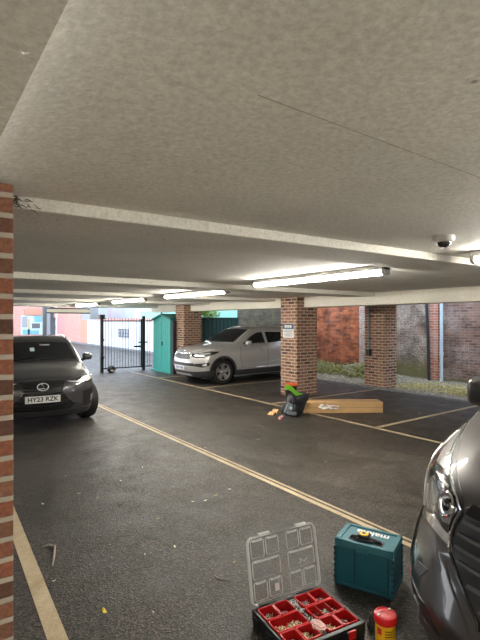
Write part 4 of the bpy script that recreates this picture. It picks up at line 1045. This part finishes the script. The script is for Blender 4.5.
HL = {
 'out': [(0.118, 0.467, 0.665), (0.171, 0.551, 0.668), (0.272, 0.668, 0.661), (0.469, 0.834, 0.622), (0.43, 0.80, 0.723), (0.48, 0.83, 0.84), (0.54, 0.84, 0.933), (0.68, 0.84, 0.999), (0.93, 0.81, 1.09), (0.685, 0.733, 1.047), (0.492, 0.664, 1.004), (0.3, 0.563, 0.954), (0.171, 0.455, 0.895), (0.128, 0.41, 0.855), (0.127, 0.447, 0.789)],
 'upper': [(0.847, 0.801, 1.072), (0.634, 0.775, 1.009), (0.463, 0.734, 0.952), (0.35, 0.62, 0.956), (0.496, 0.679, 1.0)],
 'side': [(0.4, 0.746, 0.855), (0.362, 0.686, 0.908), (0.238, 0.59, 0.853), (0.222, 0.597, 0.764), (0.339, 0.722, 0.715), (0.408, 0.767, 0.789)],
 'proj': [(0.238, 0.556, 0.9), (0.204, 0.505, 0.902), (0.137, 0.432, 0.851), (0.135, 0.461, 0.791), (0.132, 0.48, 0.706), (0.181, 0.551, 0.737), (0.229, 0.601, 0.782), (0.242, 0.587, 0.869)],
 'band': [(0.121, 0.471, 0.670), (0.174, 0.553, 0.677), (0.298, 0.69, 0.674), (0.333, 0.718, 0.701), (0.247, 0.63, 0.735), (0.189, 0.561, 0.730), (0.125, 0.466, 0.718)],
 'blade': [(0.376, 0.689, 0.922), (0.35, 0.655, 0.93), (0.236, 0.533, 0.918), (0.225, 0.532, 0.905)],
 'bowl': [(.155, .44, .835), (.20, .51, .885), (.225, .55, .87), (.215, .565, .80), (.165, .52, .755), (.14, .465, .765)],
 'fin': [(.40, .73, .83), (.41, .745, .83), (.33, .70, .73), (.32, .69, .735)],
 'fin2': [(.34, .67, .875), (.35, .68, .865), (.25, .60, .79), (.245, .59, .80)],
 'bulb': (.175, .507, .842),
 'rim': [(.93, .80, 1.095), (0.685, 0.733, 1.047), (0.492, 0.664, 1.004), (0.3, 0.563, 0.954), (0.171, 0.455, 0.895), (0.128, 0.41, 0.855)],
 'chrome': [(0.128, 0.41, 0.855), (0.126, 0.441, 0.796), (0.123, 0.46, 0.726), (0.116, 0.467, 0.661)],
 'gap': [(.115, 0, 1.), (.11, .316, .95), (0.128, 0.403, 0.87), (0.194, 0.458, 0.93), (0.335, 0.556, 0.98), (0.56, 0.668, 1.035), (.75, .74, 1.07), (0.929, 0.794, 1.1), (1.2, .83, 1.1)],
}
near_t, near_c = near_suv()
# ================================================================ things on the floor
# ---- petrol blue stacking tool case
def rot2(x, y, a): return (x * math.cos(a) - y * math.sin(a), x * math.sin(a) + y * math.cos(a))
TA = math.radians(22.4)
cx, cy = 2.485 + rot2(.14, .195, TA)[0], 1.765 + rot2(.14, .195, TA)[1]
t = thing('tool_case', 'petrol blue stacking tool case with folded black handle, left of the grey car', 'tool case', (cx, cy, 0), TA)
hx, hy, H_ = .138, .195, .308
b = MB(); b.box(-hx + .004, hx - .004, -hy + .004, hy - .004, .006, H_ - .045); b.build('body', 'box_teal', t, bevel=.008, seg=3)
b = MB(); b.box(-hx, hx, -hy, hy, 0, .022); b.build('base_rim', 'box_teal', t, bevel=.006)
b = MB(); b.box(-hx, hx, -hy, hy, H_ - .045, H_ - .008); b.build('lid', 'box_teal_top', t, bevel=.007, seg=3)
for (x0, x1, y0, y1) in ((-hx, hx, -hy, -hy + .035), (-hx, hx, hy - .035, hy), (-hx, -hx + .02, -hy, hy), (hx - .028, hx, -hy, hy)):
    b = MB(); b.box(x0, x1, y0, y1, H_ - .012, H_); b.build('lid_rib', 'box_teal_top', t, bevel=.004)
for yy in (-.115, .06):
    b = MB(); b.box(-.085, -.02, yy, yy + .055, H_ - .0085, H_ - .004); b.build('lid_recess', 'grey_plastic', t, bevel=.002)
for sx in (-1, 1):
    for sy in (-1, 1):
        b = MB()
        b.box(min(sx * hx, sx * (hx - .02)) - .002, max(sx * hx, sx * (hx - .02)) + .002, min(sy * hy, sy * (hy - .02)) - .002, max(sy * hy, sy * (hy - .02)) + .002, .01, H_ - .05)
        b.build('corner_post', 'box_teal', t, bevel=.004)
        for k in range(6):
            b = MB(); z = .045 + k * .038
            b.box(sx * (hx - .004) - .009, sx * (hx - .004) + .009, sy * (hy - .004) - .009, sy * (hy - .004) + .009, z, z + .014); b.build('corner_notch', 'box_teal_dark', t, bevel=.002)
b = MB(); b.box(-hx - .001, -hx + .004, .055, .059, .03, H_ - .05); b.build('front_groove', 'box_teal_dark', t)
b = MB(); b.box(-hx - .004, -hx + .002, -.165, -.162, .03, H_ - .05); b.build('front_groove', 'box_teal_dark', t)
b = MB(); b.box(-hx - .012, -hx + .006, -.035, .045, H_ - .056, H_ - .034); b.build('latch', 'box_teal_top', t, bevel=.004)
b = MB(); b.tube([(-.07, -.105, H_ - .004), (-.062, -.095, H_ + .006), (-.055, -.06, H_ + .006), (-.055, -.0, H_ + .004), (-.055, .06, H_ + .006), (-.062, .095, H_ + .006), (-.07, .105, H_ - .004)], [.008, .010, .012, .015, .012, .010, .008], 10); b.build('handle', 'black_plastic', t, smooth=True)
b = MB(); b.box(-.085, -.025, -.05, .06, H_ - .006, H_ + .0115); b.build('handle_grip', 'black_plastic', t, bevel=.008, smooth=True)
text_mesh('makita', .080, 'off_white', 'lettering', t, Matrix.Translation((.062, -.01, H_ - .0075)) @ Matrix.Rotation(PI / 2, 4, 'Z') @ Matrix.Rotation(0, 4, 'Z'), .0008, .0022, 1.05)
t = thing('tape_measure', 'black and yellow tape measure lying on the petrol blue case', 'tape measure', (cx - .055, cy - .005, H_ + .0125), TA)
b = MB(); b.box(-.033, .035, -.04, .04, 0, .022); b.build('case', 'black_plastic', t, bevel=.010, seg=3, smooth=True)
b = MB(); b.lathe([(.030, .018), (.030, .025), (.026, .027), (.001, .027)], 24, cap=False); b.build('face_label', 'yellow_tape', t, smooth=True)
b = MB(); b.box(-.012, .012, -.010, .010, .0265, .0285); b.build('label_print', 'black_plastic', t)

# ---- organiser case with clear lid and red bins
OA = math.atan2(2.04 - 2.11, 2.12 - 1.62)
ox, oy = 1.62, 2.11
OH = .095
t = thing('organiser_case', 'black organiser case with its clear lid open, in front of the blue case', 'organiser', (ox, oy, 0), OA)
OW, OD = .505, .397
b = MB()
b.box(0, OW, -OD, 0, 0, .035); b.build('tray_floor', 'black_plastic', t, bevel=.01)
b = MB(); wl = .014
for (x0, x1, y0, y1) in ((0, OW, -wl, 0), (0, OW, -OD, -OD + wl + .012), (0, wl, -OD, 0), (OW - wl, OW, -OD, 0)): b.box(x0, x1, y0, y1, .03, OH)
b.build('tray_wall', 'black_plastic', t, bevel=.004)
b = MB(); b.box(.2315, .2735, -OD + .02, -.01, .03, OH - .012)
b.build('middle_channel', 'black_plastic', t)
for x in (-.012, OW - .006):
    for y in (-OD + .03, -OD / 2 - .03, -.09):
        b = MB(); b.box(x, x + .018, y, y + .06, .0, OH - .02); b.build('side_cleat', 'black_plastic', t, bevel=.006)
for x in (.09, .36):
    b = MB(); b.box(x, x + .07, -OD - .016, -OD + .004, .025, OH - .01); o = b.build('front_latch', 'black_plastic', t, bevel=.006)
    b = MB(); b.box(x + .012, x + .058, -OD - .021, -OD - .010, .045, OH - .004); b.build('latch_tab', 'red_bright', o, bevel=.004)
for x in (.05, .32):
    b = MB(); b.tube([(x, .004, OH), (x + .12, .004, OH)], .007, 10); b.build('hinge', 'black_plastic', t, smooth=True)
# lid: hinge at the back edge, standing open and leaning slightly back
lid = bpy.data.objects.new('lid', None); COL.objects.link(lid); lid.parent = t; lid.location = (0, .006, OH + .004); lid.rotation_euler = (-math.radians(11), 0, 0)
LW, LH = OW, .385
def rrect(x0, x1, z0, z1, r, y, n=5):
    P_ = []
    for cx_, cz_, a0 in ((x1 - r, z1 - r, 0), (x0 + r, z1 - r, PI / 2), (x0 + r, z0 + r, PI), (x1 - r, z0 + r, 1.5 * PI)):
        for k in range(n): a = a0 + PI / 2 * k / (n - 1); P_.append((cx_ + r * math.cos(a), y, cz_ + r * math.sin(a)))
    return P_
b = MB(); pp = rrect(.004, LW - .004, .004, LH - .004, .03, 0); b.prism([(p[0], p[2]) for p in pp], 'y', -.0015, .0015); b.build('lid_panel', 'clear', lid)
b = MB()
for y_, r_ in ((-.012, .0045), (.004, .0055)):
    pp = rrect(.006, LW - .006, .006, LH - .006, .035, y_, 7); b.tube(pp + [pp[0]], r_, 8, cap=False)
b.build('lid_rim', 'clear_rib', lid, smooth=True)
def cell_boxes():
    cells = []
    for x0 in (.024, .279):
        w_ = .202; h_ = .108
        for r in range(3):
            z0 = .022 + r * (h_ + .010)
            if r == 1: cells.append((x0, x0 + w_, z0, z0 + h_, r))
            else:
                cells.append((x0, x0 + w_ / 2 - .004, z0, z0 + h_, r)); cells.append((x0 + w_ / 2 + .004, x0 + w_, z0, z0 + h_, r))
    return cells
for (x0, x1, z0, z1, r) in cell_boxes():
    b = MB()
    pp = rrect(x0 + .004, x1 - .004, z0 + .004, z1 - .004, .012, -.004, 4); b.tube(pp + [pp[0]], .0022, 6, cap=False)
    b.box(x0 + .016, x1 - .016, -.008, -.002, z1 - .014, z1 - .008)
    b.build('lid_pocket', 'clear_rib', lid, smooth=True)
b = MB(); b.box(.17, .20, -.006, -.003, .05, .09); b.tube([(.36, -.004, .16), (.38, -.005, .18), (.40, -.004, .165), (.42, -.005, .185)], .003, 6); b.build('lid_mark', 'clear_rib', lid)
for x in (.085, .355):
    b = MB(); b.box(x, x + .08, -.014, .008, LH - .008, LH + .010); b.build('lid_catch', 'clear_rib', lid, bevel=.003)
# bins
def to_world(x, y): q = rot2(x, y, OA); return ox + q[0], oy + q[1]
rowname = ['back row', 'middle row', 'front row']
names = [('left', 0, 0, 'zinc screws', 'screw'), ('second', 0, 0, 'small dark screws', 'screw'), ('wide left', 1, 0, 'mixed pale plugs', 'plug'),
         ('left', 2, 0, 'small plugs', 'plug_w'), ('second', 2, 0, 'beige plugs', 'plug'),
         ('third', 0, 1, 'dark screws', 'screw'), ('right', 0, 1, 'long bright screws', 'screw'), ('wide right', 1, 1, 'screws in divisions', 'screw'),
         ('third', 2, 1, 'tan wall plugs', 'plug'), ('right', 2, 1, 'a few screws, nearly empty', 'screw')]
for i, (x0, x1, z0, z1, r) in enumerate(cell_boxes()):
    nm, row, half, what, cm = names[i] if i < 5 else names[i]
    w_, d_ = x1 - x0, z1 - z0
    xc, yc = (x0 + x1) / 2, -(z0 + z1) / 2
    X, Y = to_world(xc, yc)
    t = thing('small_parts_bin', 'red open bin holding %s, %s of the organiser, %s' % (what, rowname[row], nm), 'bin', (X, Y, .036), OA, 'red bins in the organiser case')
    b = MB(); bt = .0025; hh = .062
    b.box(-w_ / 2 + .004, w_ / 2 - .004, -d_ / 2 + .004, d_ / 2 - .004, 0, .003)
    for (a0, a1, c0, c1) in ((-w_ / 2, w_ / 2, -d_ / 2, -d_ / 2 + bt), (-w_ / 2, w_ / 2, d_ / 2 - bt, d_ / 2), (-w_ / 2, -w_ / 2 + bt, -d_ / 2, d_ / 2), (w_ / 2 - bt, w_ / 2, -d_ / 2, d_ / 2)): b.box(a0, a1, c0, c1, 0, hh)
    b.build('bin_wall', 'red_plastic', t)
    b = MB(); pp = [(p[0], p[2], hh) for p in rrect(-w_ / 2 + .001, w_ / 2 - .001, -d_ / 2 + .001, d_ / 2 - .001, .010, 0, 4)]; b.tube(pp + [pp[0]], .0034, 6, cap=False); b.build('bin_rim', 'red_bright', t, smooth=True)
    if row == 1 and half == 1:
        for xx in (-.035, .035):
            b = MB(); b.box(xx - .0015, xx + .0015, -d_ / 2, d_ / 2, 0, hh - .004); b.build('divider', 'red_plastic', t)
    # the contents: nobody could count them
    b = MB(); cnt = int((26 if cm == 'screw' else 34) * (2 if r == 1 else 1) * (.4 if i == 9 else 1))
    for _ in range(cnt):
        lx, ly = random.uniform(-w_ / 2 + .018, w_ / 2 - .018), random.uniform(-d_ / 2 + .018, d_ / 2 - .018)
        a = random.uniform(0, PI); ln = random.uniform(.010, .017 if cm == 'screw' else .013); rr_ = .0022 if cm == 'screw' else random.uniform(.003, .0055)
        z_ = random.uniform(.008, .034); dz = random.uniform(-.004, .006)
        p0, p1 = Vector((lx - math.cos(a) * ln, ly - math.sin(a) * ln, z_)), Vector((lx + math.cos(a) * ln, ly + math.sin(a) * ln, z_ + dz))
        b.tube([p0, p1], [rr_, rr_ * .7], 5)
        if cm == 'screw': b.tube([p0, p0 + (p0 - p1).normalized() * .003], [.0045, .005], 6)
    o = b.build('loose_screws' if cm == 'screw' else 'loose_plugs', [cm], None); o.location = (X, Y, .038); o.rotation_euler = (0, 0, OA); o['kind'] = 'stuff'
    tag(o, 'loose %s lying in the %s bin, %s' % (what, nm, rowname[row]), 'fixings')
X, Y = to_world(.252, -.20)
b = MB()
for _ in range(40):
    a = random.uniform(0, PI); p = Vector((random.uniform(-.015, .015), random.uniform(-.15, .17), random.uniform(.004, .014)))
    dq = Vector((math.cos(a) * .012, math.sin(a) * .015, random.uniform(-.002, .004))); b.tube([p - dq, p + dq], [.003, .002], 5)
o = b.build('loose_screws', 'screw'); o.location = (X, Y, .084); o.rotation_euler = (0, 0, OA); o['kind'] = 'stuff'; tag(o, 'bright screws strewn along the middle channel of the organiser', 'fixings')
t = thing('plastic_bag', 'crumpled pink and clear plastic bag lying in the organiser channel', 'bag', (*to_world(.252, -.30), .088), OA)
b = MB(); b.ball((0, 0, .012), .032, 1.1, 1.5, .45, sub=3, jit=.14); b.build('film', 'plug_p', t)

# ---- yellow tub with a red lid
t = thing('wipes_tub', 'yellow round tub with red lid standing in the bottom right foreground', 'tub', (2.085, 1.53, 0))
b = MB(); b.lathe([(.048, 0), (.052, .006), (.053, .168), (.050, .175)], 36); b.build('tub_body', 'yellow', t, smooth=True)
b = MB(); b.lathe([(.056, .155), (.060, .160), (.061, .190), (.057, .198), (.045, .201), (.043, .198), (.001, .199)], 36, cap=False); lid2 = b.build('lid', 'red_bright', t, smooth=True)
for a in (-2.0, .7):
    b = MB(); q = (math.cos(a + PI / 2 + .6) * .044, math.sin(a + PI / 2 + .6) * .044); b.box(q[0] - .010, q[0] + .010, q[1] - .005, q[1] + .005, .198, .203); b.build('lid_tab', 'sign_white', lid2, bevel=.001)
b = MB(); b.tube([(.0, -.02, .2), (.012, .0, .2), (.0, .02, .2), (-.02, .02, .2)], .0012, 5); b.build('flap_seam', 'label_red', lid2)
def wrap(name, m_, a0, a1, z0, z1, par, r=.0537):
    b = MB(); A = np.linspace(a0, a1, 8)
    lo = [b.bm.verts.new((r * math.cos(a), r * math.sin(a), z0)) for a in A]; hi = [b.bm.verts.new((r * math.cos(a), r * math.sin(a), z1)) for a in A]
    for i in range(7): b.face([lo[i], lo[i + 1], hi[i + 1], hi[i]])
    return b.build(name, m_, par, smooth=True, recalc=False)
va = math.atan2(-1.53, -2.085)
wrap('label', 'label_red', va - .85, va - .35, .105, .140, t)
for k in range(3): wrap('label_print', 'black_plastic', va - .05, va + .75, .128 - k * .014, .133 - k * .014, t, .0536)
t = thing('glove', 'small black glove lying between the organiser and the yellow tub', 'glove', (2.150, 1.675, 0), .6)
b = MB(); b.ball((0, 0, .03), .03, 1.0, .8, 1.0, sub=3, jit=.05)
for k in range(4): b.tube([(-.015 + k * .010, 0, .045), (-.02 + k * .014, .004, .075), (-.022 + k * .017, .010, .085 - abs(k - 1.5) * .006)], [.008, .007, .005], 8)
b.build('fabric', 'bag_black', t, smooth=True)

# ---- long cardboard box
t = thing('cardboard_box', 'long low brown cardboard box lying in front of the brick pillar', 'cardboard box', (6.89, 6.07, 0), math.atan2(-.8, 1.2))
BL, BD, BH = .77, .17, .205
b = MB(); b.box(-BL, BL, -BD + .02, BD + .02, 0, BH); b.build('carton', 'cardboard', t, bevel=.004)
b = MB(); b.box(-BL - .001, BL + .001, -BD + .17, -BD + .21, BH, BH + .0015); b.build('tape_strip', 'tape', t)
b = MB(); b.box(-BL, BL, -BD + .0185, -BD + .0200, .098, .103); b.build('flap_seam', 'bark', t)
b = MB()
for _ in range(11):
    bx = -.46 + _ * .034; bz = .12 + .035 * math.sin(_ * 1.9); b.ball((bx, -BD + .018, bz), random.uniform(.022, .034), 1.6, .25, random.uniform(.5, 1.1), sub=1, jit=.3)
b.build('torn_label', 'paper', t)

# ---- rucksack, vest, bucket and bits
t = thing('rucksack', 'black and grey rucksack slumped at the end of the cardboard box', 'rucksack', (5.90, 6.36, 0), -.5)
b = MB()
def lump(x, y, z, sx, sy, sz, ax, ay, az):
    n0 = len(b.bm.verts); m4 = Matrix.Translation((x, y, z)) @ Matrix.Rotation(az, 4, 'Z') @ Matrix.Rotation(ay, 4, 'Y') @ Matrix.Rotation(ax, 4, 'X')
    r_ = bmesh.ops.create_cube(b.bm, size=1, matrix=m4 @ Matrix.Diagonal((sx, sy, sz, 1)))
    es = list({e_ for v in r_['verts'] for e_ in v.link_edges})
    q_ = bmesh.ops.bevel(b.bm, geom=es, offset=min(sx, sy, sz) * .28, segments=3, profile=.5, affect='EDGES')
    for v in {v for f_ in q_['faces'] for v in f_.verts}: v.co += Vector((random.uniform(-1, 1), random.uniform(-1, 1), random.uniform(-1, 1))) * .006
lump(.02, .02, .20, .34, .24, .36, .18, .25, .1); lump(.10, -.03, .32, .26, .22, .16, .1, -.35, .3); lump(-.10, .0, .11, .30, .26, .20, 0, .15, -.2)
b.build('body', 'bag_black', t, smooth=True, angle=60)
b = MB(); lump(-.13, -.13, .15, .16, .06, .20, .25, .35, .15); lump(-.10, -.17, .07, .18, .05, .07, .2, .2, .1); b.build('pocket', 'bag_grey', t, smooth=True, angle=60)
b = MB(); lump(-.10, -.165, .16, .07, .015, .05, .3, .3, .1); b.build('pocket_label', 'pale_cyan', t)
for k in (-.05, .10):
    b = MB(); b.tube([(k, -.10, .36), (k - .02, -.19, .28), (k - .03, -.19, .14), (k - .02, -.14, .04), (k - .10, -.22, .01)], .014, 6); b.build('strap', 'black_plastic', t, smooth=True)
b = MB(); b.tube([(-.04, .02, .37), (.0, .03, .43), (.06, .02, .38)], .012, 6); b.build('carry_loop', 'grey_plastic', t, smooth=True)
b = MB(); b.tube([(-.19, -.04, .22), (-.24, -.08, .10), (-.22, -.15, .015), (-.12, -.25, .012)], .010, 6); b.build('strap', 'grey_plastic', t, smooth=True)
b = MB(); n = 10; P1 = []
for i in range(n):
    u_ = i / (n - 1); x = 5.66 + .34 * u_; y = 6.36 - .10 * u_; z = .55 - .17 * u_ + .03 * math.sin(u_ * 6)
    P1.append((Vector((x - .02, y - .03, z + .05)), Vector((x + .02, y + .03, z - .055))))
for sgn in (0, 1):
    pass
F_ = [[b.bm.verts.new(p + Vector((0, -.008 * s_, 0))) for p in q] for q in P1 for s_ in (0,)]
K_ = [[b.bm.verts.new(p + Vector((-.008, -.014, 0))) for p in q] for q in P1]
for i in range(n - 1):
    b.face([F_[i][0], F_[i + 1][0], F_[i + 1][1], F_[i][1]]); b.face([K_[i][0], K_[i][1], K_[i + 1][1], K_[i + 1][0]])
    b.face([F_[i][0], K_[i][0], K_[i + 1][0], F_[i + 1][0]]); b.face([F_[i][1], F_[i + 1][1], K_[i + 1][1], K_[i][1]])
b.face([F_[0][0], F_[0][1], K_[0][1], K_[0][0]]); b.face([F_[-1][0], K_[-1][0], K_[-1][1], F_[-1][1]])
o = b.build('hi_vis_vest', 'hivis', smooth=True); tag(o, 'bright green high visibility vest draped over the black rucksack', 'vest')
t = thing('bucket', 'black bucket with an orange lid standing behind the rucksack', 'bucket', (6.74, 7.38, 0))
b = MB(); b.lathe([(.11, 0), (.118, .02), (.132, .36), (.138, .37), (.136, .385)], 28); b.build('pail', 'black_plastic', t, smooth=True)
b = MB(); b.lathe([(.140, .375), (.145, .38), (.145, .415), (.135, .425), (.02, .430), (.001, .430)], 28, cap=False); b.build('lid', 'orange_lid', t, smooth=True)
b = MB(); b.tube([(.14 * math.cos(a), -.02 - .05 * math.sin(a), .33 - .13 * math.sin(a)) for a in np.linspace(0, PI, 12)], .004, 6); b.build('bail_handle', 'grey_plastic', t, smooth=True)
t = thing('crushed_can', 'crushed pink and white can on the asphalt left of the rucksack', 'can', (5.46, 6.24, 0), .5)
b = MB(); b.tube([(-.07, 0, .03), (-.03, 0, .028), (.0, .006, .022), (.04, 0, .03)], [.032, .03, .022, .031], 14); b.build('can_body', 'mag', t, smooth=True)
b = MB(); b.tube([(.04, 0, .03), (.055, 0, .03)], [.031, .026], 14); b.build('can_end', 'sign_white', t, smooth=True)
t = thing('cardboard_scrap', 'torn piece of brown cardboard left of the rucksack', 'cardboard', (5.62, 6.66, 0), .3)
b = MB(); b.prism([(-.10, 0), (-.10, .006), (-.02, .05), (.03, .02), (.10, .08), (.105, .074), (.03, .008), (-.02, .04)], 'y', -.06, .06); b.build('sheet', 'cardboard', t)

# ---- leaves and twigs on the asphalt (floor points taken in metres)
def leaf(x, y, s, m_, label, name='dry_leaf', group='dry leaves scattered on the asphalt'):
    b = MB(); a = random.uniform(0, 2 * PI); n = 10; up_, dn = [], []
    for k in range(n):
        u_ = 2 * PI * k / n; r_ = s * (.5 + .5 * abs(math.cos(u_))) * random.uniform(.8, 1.1)
        px, py = r_ * math.cos(u_), .55 * r_ * math.sin(u_); q = rot2(px, py, a); h = .004 + .35 * s * (px / s) ** 2
        up_.append(b.bm.verts.new((q[0], q[1], h + .0015))); dn.append(b.bm.verts.new((q[0], q[1], h)))
    c1 = b.bm.verts.new((0, 0, .0055)); c0 = b.bm.verts.new((0, 0, .004))
    for k in range(n):
        j = (k + 1) % n; b.face([up_[k], up_[j], c1]); b.face([dn[j], dn[k], c0]); b.face([up_[k], dn[k], dn[j], up_[j]])
    o = b.build(name, m_, loc=(x, y, 0)); tag(o, label, 'leaf', group); return o
LP = [(142.4, 467.8, .022), (158, 519, .022), (193, 502, .024), (205, 501, .028), (215.5, 495.8, .030), (229.5, 489.7, .026), (79, 494, .026), (97, 498.4, .028), (43, 504.5, .034),
      (174.8, 547.4, .028), (234, 562.7, .022), (54, 581.5, .018), (153.4, 613, .014), (80, 450, .026), (144.6, 555, .016), (120.5, 481, .018), (57, 457, .022), (258, 440, .03), (300, 560, .014), (228, 438, .028), (205, 448, .022), (326, 462, .024), (180, 432, .03), (66, 476, .02), (110, 545, .012), (196, 590, .012)]
for i, (px, py, s) in enumerate(LP):
    d = 455 * 1.78 / (py - 321); l = (px - 240) / 455 * d
    leaf(.588 * d + .809 * l, .809 * d - .588 * l, s * .72, 'leaf_tan' if i % 3 == 1 else 'leaf_pale', 'small pale dry leaf lying loose on the dark asphalt lane')
d = 455 * 1.78 / (612.6 - 321); l = (104.5 - 240) / 455 * d
leaf(.588 * d + .809 * l, .809 * d - .588 * l, .03, 'leaf_yellow', 'bright yellow leaf on the asphalt at lower left', 'yellow_leaf', None)
def fl(px, py, z=0):
    d = 455 * (1.78 - z) / (py - 321); l = (px - 240) / 455 * d; return Vector((.588 * d + .809 * l, .809 * d - .588 * l, z))
b = MB(); b.tube([fl(43, 547, .008), fl(48, 544.5, .012), fl(55, 546, .012), fl(54, 556, .010), fl(52.5, 566, .006)], [.004, .007, .008, .009, .005], 7)
o = b.build('twig', 'twig', smooth=True); tag(o, 'hooked grey twig on the asphalt near the left bay line', 'twig')
b = MB(); b.tube([fl(214, 575.5, .006), fl(220, 579, .006), fl(231, 580, .006)], [.003, .004, .002], 6)
o = b.build('twig', 'twig', smooth=True); tag(o, 'thin pale twig on the asphalt left of the organiser case', 'twig')
# ---------------------------------------------------------------- light and camera
w = bpy.data.worlds.new('World'); scene.world = w; w.use_nodes = True
bg = w.node_tree.nodes['Background']
tc = w.node_tree.nodes.new('ShaderNodeTexCoord'); sp = w.node_tree.nodes.new('ShaderNodeSeparateXYZ'); w.node_tree.links.new(tc.outputs['Generated'], sp.inputs[0])
rp = w.node_tree.nodes.new('ShaderNodeValToRGB'); w.node_tree.links.new(sp.outputs[2], rp.inputs[0])
rp.color_ramp.elements[0].position = 0; rp.color_ramp.elements[0].color = (.92, .96, 1, 1)
rp.color_ramp.elements[1].position = .6; rp.color_ramp.elements[1].color = (.66, .80, 1, 1)
w.node_tree.links.new(rp.outputs[0], bg.inputs[0]); bg.inputs[1].default_value = 1.15

cd = bpy.data.cameras.new('Camera'); cam = bpy.data.objects.new('Camera', cd); COL.objects.link(cam)
cd.sensor_fit = 'HORIZONTAL'; cd.sensor_width = 36; cd.lens = 36 * 455 / 480
cd.shift_y = 1 / 480
cam.location = (0, 0, 1.78)
cam.rotation_euler = (PI / 2, 0, -math.atan2(.588, .809))
cd.clip_start = .02; cd.clip_end = 300
scene.camera = cam
vs = scene.view_settings
vs.view_transform = 'Standard'; vs.look = 'None'; vs.gamma = 1; vs.use_curve_mapping = False; vs.exposure = 1.9
